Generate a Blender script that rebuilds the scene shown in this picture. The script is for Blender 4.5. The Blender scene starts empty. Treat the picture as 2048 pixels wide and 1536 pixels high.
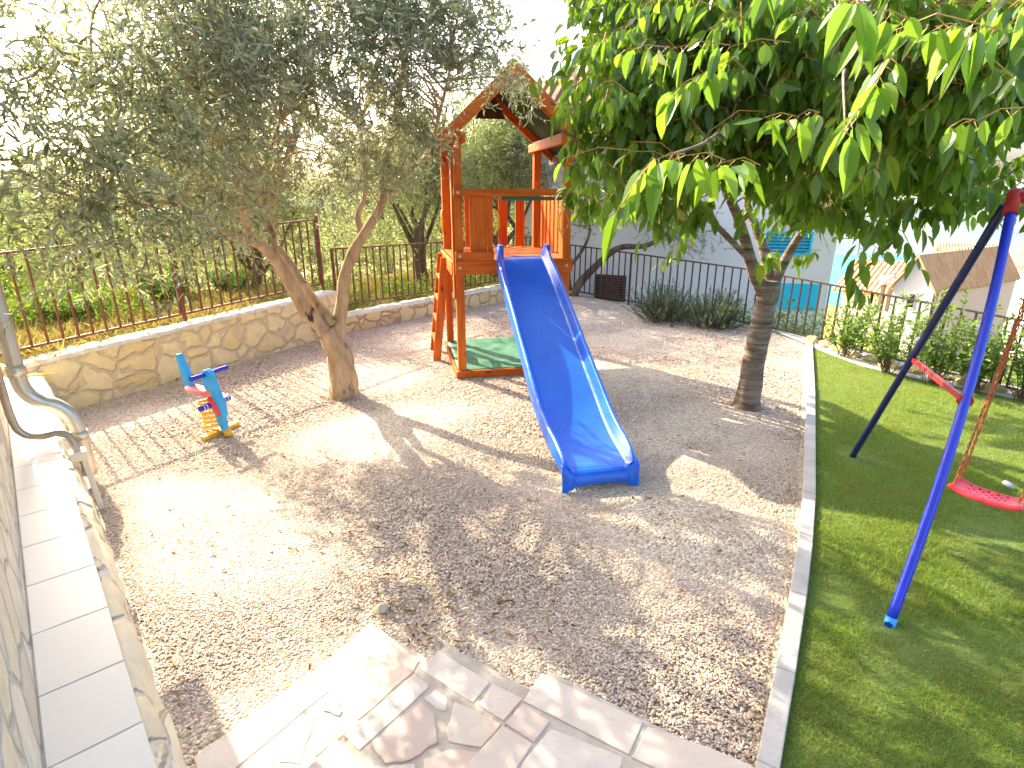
import bpy, bmesh, math, random
import numpy as np
from mathutils import Vector, Matrix
R = math.radians
rng = np.random.default_rng(7)
random.seed(7)
scene = bpy.context.scene
COL = scene.collection

# ------------------------------------------------------------------ survey helpers
CAM_H, F_PX, PITCH = 2.1, 1148.0, math.atan(383 / 1148.0)
CP, SP = math.cos(PITCH), math.sin(PITCH)
def ray(x, y):
    u = (x - 1024) / F_PX; v = (768 - y) / F_PX
    return np.array([u, CP + v * SP, -SP + v * CP])
def gp(x, y, z=0.0):                       # point of the photo on the level z
    d = ray(x, y); t = (z - CAM_H) / d[2]
    return np.array([d[0] * t, d[1] * t, z])
def wp(x, y, Y):                           # point of the photo at distance Y
    d = ray(x, y); t = Y / d[1]
    return np.array([d[0] * t, Y, CAM_H + d[2] * t])

# ------------------------------------------------------------------ mesh builder
def frame_from_z(d):
    d = np.asarray(d, float); d = d / (np.linalg.norm(d) + 1e-9)
    a = np.array([0, 0, 1.0]) if abs(d[2]) < .9 else np.array([1.0, 0, 0])
    x = np.cross(a, d); x /= np.linalg.norm(x)
    return x, np.cross(d, x), d

class MB:
    def __init__(s): s.v = []; s.f = []; s.m = []; s.sm = []
    def add(s, vs, fs, m=0, smooth=False):
        o = len(s.v); s.v += [tuple(float(c) for c in p) for p in vs]
        for f in fs:
            s.f.append([o + i for i in f]); s.m.append(m); s.sm.append(smooth)
    def box(s, x0, x1, y0, y1, z0, z1, m=0, M=None):
        vs = [(x, y, z) for z in (z0, z1) for y in (y0, y1) for x in (x0, x1)]
        if M is not None: vs = [tuple(M @ Vector(p)) for p in vs]
        s.add(vs, [(0, 2, 3, 1), (4, 5, 7, 6), (0, 1, 5, 4), (2, 6, 7, 3), (0, 4, 6, 2), (1, 3, 7, 5)], m)
    def bar(s, a, b, w, h, up=(0, 0, 1), m=0):      # squared bar from a to b, w across, h along up
        a = np.array(a, float); b = np.array(b, float); d = b - a; L = np.linalg.norm(d); d /= L
        up = np.array(up, float); x = np.cross(up, d); n = np.linalg.norm(x)
        x = x / n if n > 1e-6 else np.array([1.0, 0, 0]); u = np.cross(d, x)
        vs = []
        for p in (a, b):
            for (i, j) in ((-1, -1), (1, -1), (1, 1), (-1, 1)):
                vs.append(p + x * i * w / 2 + u * j * h / 2)
        s.add(vs, [(0, 1, 2, 3)[::-1], (4, 5, 6, 7), (0, 1, 5, 4), (1, 2, 6, 5), (2, 3, 7, 6), (3, 0, 4, 7)], m)
    def tube(s, pts, rad, seg=8, m=0, cap=True, smooth=True, wob=0.0):
        pts = [np.array(p, float) for p in pts]; n = len(pts)
        if np.isscalar(rad): rad = [rad] * n
        vs = []; px = None
        for i, p in enumerate(pts):
            d = pts[min(i + 1, n - 1)] - pts[max(i - 1, 0)]
            d = d / (np.linalg.norm(d) + 1e-9)
            if px is None: x, y, _ = frame_from_z(d)
            else:
                x = px - d * np.dot(px, d); x /= np.linalg.norm(x) + 1e-9; y = np.cross(d, x)
            px = x
            for k in range(seg):
                a = 2 * math.pi * k / seg
                r = rad[i] * (1 + (wob * math.sin(3 * a + i * .7) + wob * .6 * math.sin(5 * a + i * 1.3) if wob else 0))
                vs.append(p + (x * math.cos(a) + y * math.sin(a)) * r)
        fs = [(i * seg + k, i * seg + (k + 1) % seg, (i + 1) * seg + (k + 1) % seg, (i + 1) * seg + k) for i in range(n - 1) for k in range(seg)]
        s.add(vs, fs, m, smooth)
        if cap:
            o = len(s.v) - len(vs)
            s.f.append([o + k for k in range(seg)][::-1]); s.m.append(m); s.sm.append(False)
            s.f.append([o + (n - 1) * seg + k for k in range(seg)]); s.m.append(m); s.sm.append(False)
    def prism(s, poly, z0, z1, m=0):
        n = len(poly); a = sum(poly[i][0] * poly[(i + 1) % n][1] - poly[(i + 1) % n][0] * poly[i][1] for i in range(n))
        if a < 0: poly = poly[::-1]
        vs = [(p[0], p[1], z0) for p in poly] + [(p[0], p[1], z1) for p in poly]
        s.add(vs, [tuple(range(n))[::-1], tuple(range(n, 2 * n))] + [(i, (i + 1) % n, n + (i + 1) % n, n + i) for i in range(n)], m)
    def build(s, name, mats, parent=None, bevel=0.0, seg=2):
        me = bpy.data.meshes.new(name)
        me.from_pydata(s.v, [], s.f); me.update()
        if not isinstance(mats, (list, tuple)): mats = [mats]
        for mt in mats: me.materials.append(mt)
        me.polygons.foreach_set('material_index', s.m)
        me.polygons.foreach_set('use_smooth', s.sm)
        o = bpy.data.objects.new(name, me); COL.objects.link(o)
        if parent is not None: o.parent = parent
        if bevel > 0:
            b = o.modifiers.new('bevel', 'BEVEL'); b.width = bevel; b.segments = seg; b.limit_method = 'ANGLE'; b.angle_limit = R(40)
        return o

def np_mesh(name, verts, faces_list, mats, parent=None, smooth=False, midx=None):
    """verts (N,3); faces_list: list of (M,k) index arrays"""
    me = bpy.data.meshes.new(name)
    me.vertices.add(len(verts)); me.vertices.foreach_set('co', np.ascontiguousarray(verts, np.float32).ravel())
    loops = np.concatenate([f.ravel() for f in faces_list]).astype(np.int32)
    tot = np.concatenate([np.full(len(f), f.shape[1], np.int32) for f in faces_list])
    st = np.concatenate([[0], np.cumsum(tot)[:-1]]).astype(np.int32)
    me.loops.add(len(loops)); me.loops.foreach_set('vertex_index', loops)
    me.polygons.add(len(tot)); me.polygons.foreach_set('loop_start', st)
    try: me.polygons.foreach_set('loop_total', tot)
    except Exception: pass
    if not isinstance(mats, (list, tuple)): mats = [mats]
    for mt in mats: me.materials.append(mt)
    if midx is not None: me.polygons.foreach_set('material_index', midx.astype(np.int32))
    me.polygons.foreach_set('use_smooth', np.full(len(tot), smooth))
    me.update(calc_edges=True); me.validate()
    o = bpy.data.objects.new(name, me); COL.objects.link(o)
    if parent is not None: o.parent = parent
    return o

def tag(o, label=None, cat=None, group=None, kind=None):
    if label: o['label'] = label
    if cat: o['category'] = cat
    if group: o['group'] = group
    if kind: o['kind'] = kind
    return o
def thing(name, label, cat, loc=(0, 0, 0), rz=0.0, group=None):
    o = bpy.data.objects.new(name, None); COL.objects.link(o)
    o.location = loc; o.rotation_euler = (0, 0, rz); o.empty_display_size = .1
    return tag(o, label, cat, group)

# ------------------------------------------------------------------ materials
class NT:
    def __init__(s, name):
        s.mat = bpy.data.materials.new(name); s.mat.use_nodes = True
        s.t = s.mat.node_tree; s.b = s.t.nodes['Principled BSDF']; s.out = s.t.nodes['Material Output']
    def n(s, typ, **kw):
        nd = s.t.nodes.new(typ)
        for k, v in kw.items():
            if k.startswith('i_'): nd.inputs[k[2:].replace('_', ' ')].default_value = v
            else: setattr(nd, k, v)
        return nd
    def l(s, a, b): s.t.links.new(a, b)
    def ramp(s, fac, stops, interp='LINEAR'):
        r = s.n('ShaderNodeValToRGB'); r.color_ramp.interpolation = interp
        e = r.color_ramp.elements
        while len(e) < len(stops): e.new(.5)
        for el, (p, c) in zip(e, stops): el.position = p; el.color = (*c, 1)
        s.l(fac, r.inputs['Fac']); return r.outputs['Color']
    def mix(s, fac, a, b, mode='MIX'):
        m = s.n('ShaderNodeMix', data_type='RGBA', blend_type=mode)
        for sock, v in ((m.inputs[0], fac), (m.inputs[6], a), (m.inputs[7], b)):
            if hasattr(v, 'is_linked'): s.l(v, sock)
            elif isinstance(v, (tuple, list)): sock.default_value = (*v, 1)
            else: sock.default_value = v
        return m.outputs[2]
    def coord(s, scale=(1, 1, 1), kind='Object'):
        c = s.n('ShaderNodeTexCoord'); m = s.n('ShaderNodeMapping'); m.inputs['Scale'].default_value = scale
        s.l(c.outputs[kind], m.inputs['Vector']); return m.outputs['Vector']
    def noise(s, vec, scale, detail=4, rough=.55, dist=0):
        t = s.n('ShaderNodeTexNoise'); t.inputs['Scale'].default_value = scale; t.inputs['Detail'].default_value = detail
        t.inputs['Roughness'].default_value = rough; t.inputs['Distortion'].default_value = dist
        s.l(vec, t.inputs['Vector']); return t.outputs['Fac']
    def bump(s, h, strength=.3, dist=.01, nrm=None):
        b = s.n('ShaderNodeBump'); b.inputs['Strength'].default_value = strength; b.inputs['Distance'].default_value = dist
        s.l(h, b.inputs['Height'])
        if nrm is not None: s.l(nrm, b.inputs['Normal'])
        s.l(b.outputs['Normal'], s.b.inputs['Normal']); return b.outputs['Normal']
    def col(s, c): s.l(c, s.b.inputs['Base Color'])
    def rgh(s, r, spec=.5): s.b.inputs['Roughness'].default_value = r; s.b.inputs['Specular IOR Level'].default_value = spec

def m_plain(name, c1, c2, scale=8, rough=.6, bump=.1, bscale=40, spec=.4, bdist=.005, metal=0.0):
    n = NT(name); v = n.coord()
    f = n.noise(v, scale); n.col(n.ramp(f, [(.3, c1), (.7, c2)]))
    n.bump(n.noise(v, bscale, 5), bump, bdist); n.rgh(rough, spec); n.b.inputs['Metallic'].default_value = metal
    return n.mat

def m_wood(name, axis):
    n = NT(name); sc = [22, 22, 22]; sc['xyz'.index(axis)] = 1.6
    v = n.coord(sc); f = n.noise(v, 1.0, 6, .6, .4)
    c = n.ramp(f, [(.25, (.26, .045, .006)), (.5, (.52, .122, .013)), (.75, (.61, .175, .024))])
    big = n.noise(n.coord((1, 1, 1)), 2.3, 3)
    c = n.mix(n.ramp(big, [(.35, (0, 0, 0)), (.75, (.5, .5, .5))]), c, (.36, .06, .008))
    ks = [7, 7, 7]; ks['xyz'.index(axis)] = 3.0
    vo = n.n('ShaderNodeTexVoronoi'); vo.inputs['Scale'].default_value = 1.0; n.l(n.coord(ks), vo.inputs['Vector'])
    k = n.ramp(vo.outputs['Distance'], [(.05, (1, 1, 1)), (.17, (0, 0, 0))])
    c = n.mix(k, c, (.10, .022, .006)); n.col(c)
    n.bump(f, .25, .004); n.rgh(.5, .22)
    rr = n.ramp(f, [(.3, (.42,) * 3), (.7, (.62,) * 3)]); n.l(rr, n.b.inputs['Roughness'])
    return n.mat

def m_clad(name, stones, mortar, scale=3.2, edge=.05, mapsc=(1, 1, 1), bump=.9, dist=.03):
    n = NT(name); v = n.coord(mapsc)
    ns = n.n('ShaderNodeTexNoise'); ns.inputs['Scale'].default_value = 4.5; ns.inputs['Detail'].default_value = 3; n.l(v, ns.inputs['Vector'])
    ad = n.n('ShaderNodeVectorMath', operation='SCALE'); ad.inputs['Scale'].default_value = .16; n.l(ns.outputs['Color'], ad.inputs[0])
    ad2 = n.n('ShaderNodeVectorMath', operation='ADD'); n.l(v, ad2.inputs[0]); n.l(ad.outputs[0], ad2.inputs[1])
    v1 = n.n('ShaderNodeTexVoronoi', feature='DISTANCE_TO_EDGE'); v1.inputs['Scale'].default_value = scale; n.l(ad2.outputs[0], v1.inputs['Vector'])
    v2 = n.n('ShaderNodeTexVoronoi', feature='F1'); v2.inputs['Scale'].default_value = scale; n.l(ad2.outputs[0], v2.inputs['Vector'])
    sep = n.n('ShaderNodeSeparateColor'); n.l(v2.outputs['Color'], sep.inputs[0])
    sc = n.ramp(sep.outputs[0], [(i / (len(stones) - 1), c) for i, c in enumerate(stones)])
    fine = n.noise(v, 9, 6, .65)
    sc = n.mix(n.ramp(fine, [(.4, (0, 0, 0)), (.75, (.55, .55, .55))]), sc, tuple(c * .72 for c in stones[0]))
    mk = n.ramp(v1.outputs['Distance'], [(edge * .55, (0, 0, 0)), (edge, (1, 1, 1))])
    n.col(n.mix(mk, mortar, sc))
    h = n.ramp(v1.outputs['Distance'], [(edge * .4, (0, 0, 0)), (edge * 1.7, (.75,) * 3), (.4, (1, 1, 1))])
    nb = n.bump(h, bump, dist); n.bump(n.noise(v, 38, 6, .7), .35, .008, nb)
    n.rgh(.85, .25); return n.mat

def m_leaf(name, ramp, under, trans=.35, rough=.42, tcol=(.35, .5, .05), spec=.5, patch=None):
    n = NT(name); g = n.n('ShaderNodeNewGeometry')
    c = n.ramp(g.outputs['Random Per Island'], ramp)
    if patch:
        pn = n.noise(g.outputs['Position'], 2.6, 5, .65); c = n.mix(n.ramp(pn, [(.45, (0, 0, 0)), (.7, (.75, .75, .75))]), c, patch)
    u = n.mix(.35, under, c)
    c2 = n.mix(g.outputs['Backfacing'], c, u); n.col(c2); n.rgh(rough, spec)
    tr = n.n('ShaderNodeBsdfTranslucent'); n.l(n.mix(.55, c, tcol), tr.inputs['Color'])
    ms = n.n('ShaderNodeMixShader'); ms.inputs[0].default_value = trans
    n.l(n.b.outputs[0], ms.inputs[1]); n.l(tr.outputs[0], ms.inputs[2]); n.l(ms.outputs[0], n.out.inputs['Surface'])
    return n.mat

def m_bark(name, cols, mapsc, scale=3, bump=.8, dist=.02, blotch=None):
    n = NT(name); v = n.coord(mapsc); f = n.noise(v, scale, 7, .65, .6)
    c = n.ramp(f, [(.28, cols[0]), (.5, cols[1]), (.72, cols[2])])
    if blotch:
        f2 = n.noise(n.coord((1, 1, .6)), 7, 3); c = n.mix(n.ramp(f2, [(.60, (0, 0, 0)), (.68, (1, 1, 1))]), c, blotch)
    n.col(c); n.bump(f, bump, dist); n.rgh(.85, .2); return n.mat

W = {a: m_wood('stained_wood_' + a, a) for a in 'xyz'}
M = {}
M['wood_dark'] = m_plain('dark_wood', (.045, .02, .012), (.09, .04, .02), 9, .7)
M['roof_tarp'] = m_plain('green_tarp_roof', (.012, .035, .022), (.02, .055, .035), 5, .55, .15, 60)
M['green_tarp'] = m_plain('green_tarp', (.035, .13, .075), (.06, .185, .11), 7, .5, .3, 30, .4, .01)
M['green_paint'] = m_plain('green_paint', (.02, .12, .06), (.03, .16, .08), 7, .5)
M['bolt'] = m_plain('bolt_cap', (.55, .42, .28), (.65, .52, .38), 20, .5)
M['yellow'] = m_plain('yellow_plastic', (.80, .42, .02), (.85, .50, .03), 4, .35, .03, 60)
M['white_and_sunlit'] = m_plain('white_paint_and_sunlit_top', (.7, .72, .75), (.8, .8, .8), 5, .5)  # real white parts, and the painted sunlight on the tower's right plate
def m_slide():
    n = NT('blue_slide_plastic'); v = n.coord(); f = n.noise(v, 3, 5)
    c = n.ramp(f, [(.3, (.005, .10, .62)), (.7, (.010, .155, .76))])
    sc = n.noise(n.coord((40, 2, 40)), 1, 6, .7)
    c = n.mix(n.ramp(sc, [(.6, (0, 0, 0)), (.8, (.35, .35, .35))]), c, (.06, .22, .80)); n.col(c)
    n.l(n.ramp(sc, [(.3, (.24,) * 3), (.8, (.45,) * 3)]), n.b.inputs['Roughness']); n.bump(n.noise(v, 14, 4), .06, .01)
    n.b.inputs['Specular IOR Level'].default_value = .55; return n.mat
M['slide'] = m_slide()
M['toy_blue'] = m_plain('toy_light_blue', (.02, .30, .72), (.05, .42, .80), 12, .4, .05)
M['toy_navy'] = m_plain('toy_dark_blue', (.012, .025, .42), (.02, .04, .5), 6, .4, .03)
M['toy_red'] = m_plain('toy_faded_red', (.68, .10, .09), (.80, .30, .27), 7, .4, .03)
M['red'] = m_plain('red_plastic', (.70, .035, .06), (.76, .07, .09), 9, .4, .03)
M['red_paint'] = m_plain('red_paint', (.42, .02, .02), (.5, .04, .04), 9, .45, .05)
def m_paint(name, base, chip, amt=.7):
    n = NT(name); v = n.coord(); f = n.noise(v, 22, 6, .7)
    n.col(n.mix(n.ramp(f, [(amt, (0, 0, 0)), (amt + .05, (1, 1, 1))]), base, chip)); n.rgh(.28, .6); n.bump(f, .08, .003); return n.mat
M['swing_blue'] = m_paint('blue_swing_paint', (.012, .035, .62), (.05, .10, .6))
M['navy_paint'] = m_paint('dark_blue_swing_paint', (.012, .022, .12), (.01, .03, .45), .66)
M['rope'] = m_plain('red_rope', (.38, .06, .03), (.55, .20, .08), 60, .8, .3, 90)
M['steel'] = m_plain('zinc_pipe', (.46, .46, .44), (.56, .55, .51), 5, .33, .06, 25, .5, .004, .85)
M['copper'] = m_plain('weathered_pipe', (.36, .31, .27), (.46, .39, .33), 5, .38, .06, 25, .5, .004, .8)
M['pipe_box'] = m_plain('pale_box', (.62, .57, .47), (.72, .66, .54), 6, .6)
M['rust'] = m_plain('rusty_brown_iron', (.10, .035, .022), (.19, .075, .045), 18, .7, .4, 70, .3)
M['iron'] = m_plain('dark_brown_iron', (.035, .022, .018), (.07, .04, .03), 18, .65, .3, 70, .3)
M['concrete'] = m_plain('kerb_concrete', (.36, .34, .32), (.50, .47, .44), 6, .9, .5, 60, .2)
M['mortar'] = m_plain('mortar', (.38, .33, .28), (.50, .44, .38), 12, .95, .6, 60, .2)
M['coping'] = m_plain('coping_mortar', (.62, .57, .48), (.74, .70, .60), 7, .95, 1.0, 22, .2, .02)
M['clad_wall'] = m_clad('yellow_stone_wall', [(.72, .58, .30), (.78, .67, .40), (.82, .72, .47), (.74, .62, .36)], (.60, .51, .37), 3.4, .055, (1, 1, 1.15))
M['clad_low'] = m_clad('yellow_low_wall', [(.60, .46, .24), (.70, .57, .33), (.74, .62, .40)], (.38, .30, .2), 4.2, .05)
M['clad_house'] = m_clad('house_stone_cladding', [(.62, .50, .36), (.74, .66, .52), (.78, .70, .58), (.72, .58, .40)], (.50, .48, .46), 3.6, .04)
M['clad_ledge'] = m_clad('ledge_stone_facing', [(.66, .55, .38), (.74, .66, .50), (.70, .58, .40)], (.56, .50, .43), 2.2, .025, (1, 1, 1), .9, .04)
def m_tile():
    n = NT('white_stone_tile'); g = n.n('ShaderNodeNewGeometry'); v = n.coord()
    c = n.ramp(g.outputs['Random Per Island'], [(0, (.58, .555, .51)), (1, (.66, .635, .59))])
    f = n.noise(v, 14, 6, .6); c = n.mix(n.ramp(f, [(.5, (0, 0, 0)), (.85, (.3, .3, .3))]), c, (.6, .55, .5))
    sp = n.noise(v, 120, 2); c = n.mix(n.ramp(sp, [(.74, (0, 0, 0)), (.78, (.5, .5, .5))]), c, (.40, .34, .28)); n.col(c)
    n.bump(f, .08, .005); n.rgh(.5, .4); return n.mat
M['tile'] = m_tile()
def m_flag():
    n = NT('flagstone'); g = n.n('ShaderNodeNewGeometry'); v = n.coord()
    c = n.ramp(g.outputs['Random Per Island'], [(0, (.57, .49, .42)), (.25, (.54, .41, .35)), (.5, (.62, .56, .49)), (.75, (.57, .47, .39)), (1, (.63, .58, .52))])
    f = n.noise(v, 5, 7, .65, .6); c = n.mix(n.ramp(f, [(.4, (0, 0, 0)), (.8, (.6, .6, .6))]), c, (.50, .40, .36))
    ve = n.noise(n.coord((3, 9, 3)), 2.2, 6, .7, 1.2); c = n.mix(n.ramp(ve, [(.47, (0, 0, 0)), (.5, (.35, .35, .35)), (.53, (0, 0, 0))]), c, (.45, .36, .30))
    n.col(c); n.bump(n.noise(v, 30, 6, .65), .22, .008); n.rgh(.62, .35); return n.mat
M['flag'] = m_flag()
def m_gravel():
    n = NT('gravel_bed'); v = n.coord()
    vo = n.n('ShaderNodeTexVoronoi'); vo.inputs['Scale'].default_value = 62; n.l(v, vo.inputs['Vector'])
    sep = n.n('ShaderNodeSeparateColor'); n.l(vo.outputs['Color'], sep.inputs[0])
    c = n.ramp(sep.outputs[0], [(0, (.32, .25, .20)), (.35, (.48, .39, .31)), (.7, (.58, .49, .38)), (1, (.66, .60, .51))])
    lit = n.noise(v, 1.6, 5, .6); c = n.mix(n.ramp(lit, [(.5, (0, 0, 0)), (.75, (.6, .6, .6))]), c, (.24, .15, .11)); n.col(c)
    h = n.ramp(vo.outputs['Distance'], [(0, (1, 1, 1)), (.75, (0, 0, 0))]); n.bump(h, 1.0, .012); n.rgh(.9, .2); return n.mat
M['gravel'] = m_gravel()
def m_pebble():
    n = NT('pebble'); o = n.n('ShaderNodeObjectInfo')
    c = n.ramp(o.outputs['Random'], [(0, (.26, .19, .15)), (.12, (.37, .29, .25)), (.35, (.48, .395, .31)), (.55, (.56, .475, .37)), (.75, (.46, .34, .28)), (.9, (.62, .56, .46)), (1, (.72, .67, .59))])
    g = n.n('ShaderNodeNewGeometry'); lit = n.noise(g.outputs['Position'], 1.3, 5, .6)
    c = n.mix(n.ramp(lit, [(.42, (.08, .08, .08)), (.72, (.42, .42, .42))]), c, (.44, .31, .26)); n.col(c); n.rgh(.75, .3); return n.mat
M['pebble'] = m_pebble()
M['white_gravel'] = m_plain('pale_gravel_bed', (.40, .38, .35), (.72, .70, .66), 60, .9, 1.0, 70, .2, .02)
M['soil'] = m_plain('lawn_soil', (.11, .14, .04), (.15, .21, .05), 7, .95, .8, 60, .1, .02)
def m_hill():
    n = NT('hillside_ground'); v = n.coord(); f = n.noise(v, .9, 8, .65)
    c = n.ramp(f, [(.3, (.10, .12, .03)), (.45, (.30, .22, .08)), (.55, (.24, .24, .06)), (.7, (.38, .30, .14))]); n.col(c)
    n.bump(n.noise(v, 12, 6, .7), 1.0, .05); n.rgh(.95, .1); return n.mat
M['hill'] = m_hill()
M['grass'] = m_leaf('grass_blade', [(0, (.11, .21, .028)), (.5, (.21, .35, .04)), (.85, (.32, .40, .055)), (1, (.46, .40, .15))], (.16, .24, .05), .42, .5, (.38, .45, .05), .3, (.25, .23, .06))
M['dry_grass'] = m_leaf('dry_grass_blade', [(0, (.42, .30, .09)), (.5, (.50, .42, .17)), (.8, (.30, .36, .05)), (1, (.38, .24, .10))], (.4, .33, .1), .35, .6, (.5, .42, .14), .2)
M['weed'] = m_leaf('weed_leaf', [(0, (.10, .22, .02)), (.5, (.20, .34, .03)), (1, (.34, .40, .04))], (.2, .3, .06), .3, .5, (.45, .5, .05), .3)
M['olive_leaf'] = m_leaf('olive_leaf', [(0, (.035, .05, .025)), (.25, (.10, .125, .06)), (.5, (.20, .22, .12)), (.75, (.31, .32, .20)), (.92, (.42, .41, .30)), (1, (.38, .29, .16))], (.46, .46, .37), .36, .36, (.46, .54, .20), .5)
M['olive_far'] = m_leaf('far_olive_leaf', [(0, (.075, .115, .03)), (.4, (.14, .18, .055)), (.75, (.20, .24, .08)), (1, (.27, .29, .12))], (.34, .36, .26), .35, .4, (.36, .44, .08), .4)
M['cherry_leaf'] = m_leaf('cherry_leaf', [(0, (.016, .052, .010)), (.35, (.05, .135, .016)), (.75, (.115, .235, .028)), (.95, (.19, .30, .035)), (1, (.30, .26, .04))], (.15, .25, .08), .45, .32, (.45, .75, .03), .6)
M['shrub_leaf'] = m_leaf('shrub_leaf', [(0, (.05, .12, .018)), (.5, (.11, .22, .03)), (1, (.22, .33, .05))], (.18, .28, .08), .35, .6, (.35, .5, .05), .5)
M['rosemary'] = m_leaf('rosemary_needle', [(0, (.03, .065, .02)), (.6, (.06, .115, .035)), (1, (.11, .16, .06))], (.1, .13, .08), .2, .5, (.2, .3, .06), .3)
M['litter'] = m_leaf('dry_leaf', [(0, (.10, .045, .02)), (.5, (.22, .11, .04)), (.85, (.34, .22, .08)), (1, (.5, .38, .12))], (.25, .16, .08), .1, .7, (.4, .2, .05), .2)
M['olive_bark'] = m_bark('olive_bark', [(.24, .15, .085), (.42, .29, .18), (.54, .40, .27)], (1.5, 1.5, .5), 6, .7, .02, (.06, .035, .02))
M['olive_far_bark'] = m_bark('far_olive_bark', [(.06, .045, .03), (.12, .09, .06), (.2, .16, .11)], (1.5, 1.5, .4), 6)
M['cherry_bark'] = m_bark('cherry_bark', [(.035, .025, .02), (.20, .155, .125), (.38, .32, .27)], (.7, .7, 6.0), 3.2, .9, .025)
M['twig'] = m_plain('green_twig', (.42, .20, .05), (.50, .30, .08), 9, .6)
M['olive_twig'] = m_plain('olive_twig', (.20, .15, .09), (.28, .22, .13), 9, .8)
M['white_wall'] = m_plain('white_render', (.74, .72, .72), (.80, .78, .77), 1.2, .9, .25, 30, .2)
M['cream_wall'] = m_plain('cream_render', (.78, .70, .58), (.82, .76, .66), 1.2, .9, .25, 30, .2)
M['pink_wall'] = m_plain('salmon_render', (.70, .48, .36), (.75, .54, .42), 1.2, .9, .25, 30, .2)
M['turquoise'] = m_plain('turquoise_paint', (.02, .52, .68), (.04, .60, .76), 1.5, .6, .1, 30, .3)
M['shutter'] = m_plain('brown_shutter', (.07, .035, .025), (.12, .06, .04), 9, .7)
M['dark_glass'] = m_plain('dark_glass', (.02, .025, .03), (.03, .035, .04), 3, .1, .0, 10, .6)
M['rock'] = m_plain('yellow_limestone', (.40, .29, .13), (.62, .50, .28), 9, .9, 1.0, 18, .2, .03)
M['pale_rock'] = m_plain('pale_limestone', (.50, .42, .30), (.62, .54, .42), 14, .9, .8, 30, .2, .02)
M['grey_plastic'] = m_plain('grey_plastic', (.28, .28, .31), (.36, .36, .38), 9, .4)
M['mountain'] = m_plain('hazy_blue_karst', (.13, .17, .20), (.20, .23, .24), .02, .95, .3, .2, .1, .5)  # blue distance haze is painted into the rock colour
def m_tiles(name, c1, c2, c3, dx='X', dy='Y'):
    n = NT(name); v = n.coord()
    wv = n.n('ShaderNodeTexWave', wave_type='BANDS', bands_direction=dx); wv.inputs['Scale'].default_value = 1.55; n.l(v, wv.inputs['Vector'])
    wy = n.n('ShaderNodeTexWave', wave_type='BANDS', bands_direction=dy, wave_profile='SAW'); wy.inputs['Scale'].default_value = 1.0; n.l(v, wy.inputs['Vector'])
    vo = n.n('ShaderNodeTexVoronoi'); vo.inputs['Scale'].default_value = 4; n.l(v, vo.inputs['Vector'])
    sep = n.n('ShaderNodeSeparateColor'); n.l(vo.outputs['Color'], sep.inputs[0])
    n.col(n.ramp(sep.outputs[0], [(0, c1), (.5, c2), (1, c3)]))
    ad = n.n('ShaderNodeMath', operation='ADD'); n.l(wv.outputs['Fac'], ad.inputs[0]); n.l(wy.outputs['Fac'], ad.inputs[1])
    n.bump(ad.outputs[0], 1.0, .06); n.rgh(.85, .2); return n.mat
M['tile_brown'] = m_tiles('brown_roof_tiles', (.22, .10, .06), (.30, .15, .09), (.36, .2, .12))
M['tile_orange'] = m_tiles('orange_roof_tiles', (.52, .24, .10), (.62, .32, .15), (.68, .40, .22))
M['tile_cross'] = m_tiles('orange_cross_tiles', (.58, .28, .12), (.62, .32, .15), (.66, .36, .18), 'Y', 'X')
M['tile_grey'] = m_tiles('grey_roof_tiles', (.36, .35, .36), (.44, .43, .43), (.5, .48, .47))
def m_sea():
    n = NT('sea_water'); v = n.coord(); n.b.inputs['Base Color'].default_value = (.0, .30, .42, 1)
    n.bump(n.noise(v, .15, 6), .3, .4); n.rgh(.25, .5); return n.mat
M['sea'] = m_sea()

# ------------------------------------------------------------------ light, sky, camera
SUN_AZ, SUN_EL = math.atan2(-.702, .712), R(33)          # azimuth from +Y towards +X
world = bpy.data.worlds.new('World'); scene.world = world; world.use_nodes = True
wt = world.node_tree; bg = wt.nodes['Background']
sky = wt.nodes.new('ShaderNodeTexSky'); sky.sky_type = 'NISHITA'; sky.sun_disc = False
sky.sun_elevation = SUN_EL; sky.sun_rotation = SUN_AZ; sky.dust_density = 5.0; sky.air_density = 1.0; sky.ozone_density = 1.0
wt.links.new(sky.outputs[0], bg.inputs['Color']); bg.inputs['Strength'].default_value = .15
sl = bpy.data.lights.new('sun', 'SUN'); sl.energy = 3.5; sl.angle = R(.45); sl.color = (1, .88, .61)
so = bpy.data.objects.new('sun', sl); COL.objects.link(so)
sd = Vector((math.sin(SUN_AZ) * math.cos(SUN_EL), math.cos(SUN_AZ) * math.cos(SUN_EL), math.sin(SUN_EL)))
so.rotation_euler = sd.to_track_quat('Z', 'Y').to_euler(); so.location = (-6, 6, 9)
cd = bpy.data.cameras.new('camera'); cd.sensor_width = 36; cd.lens = F_PX / 2048 * 36; cd.clip_end = 5000; cd.clip_start = .05
co = bpy.data.objects.new('camera', cd); COL.objects.link(co); co.location = (0, 0, CAM_H); co.rotation_euler = (R(90) - PITCH, 0, 0)
scene.camera = co
vs = scene.view_settings; vs.view_transform = 'Standard'; vs.look = 'None'; vs.exposure = 2.28; vs.gamma = 1
scene.display_settings.display_device = 'sRGB'
scene.cycles.max_bounces = 8; scene.cycles.transparent_max_bounces = 8

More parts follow.
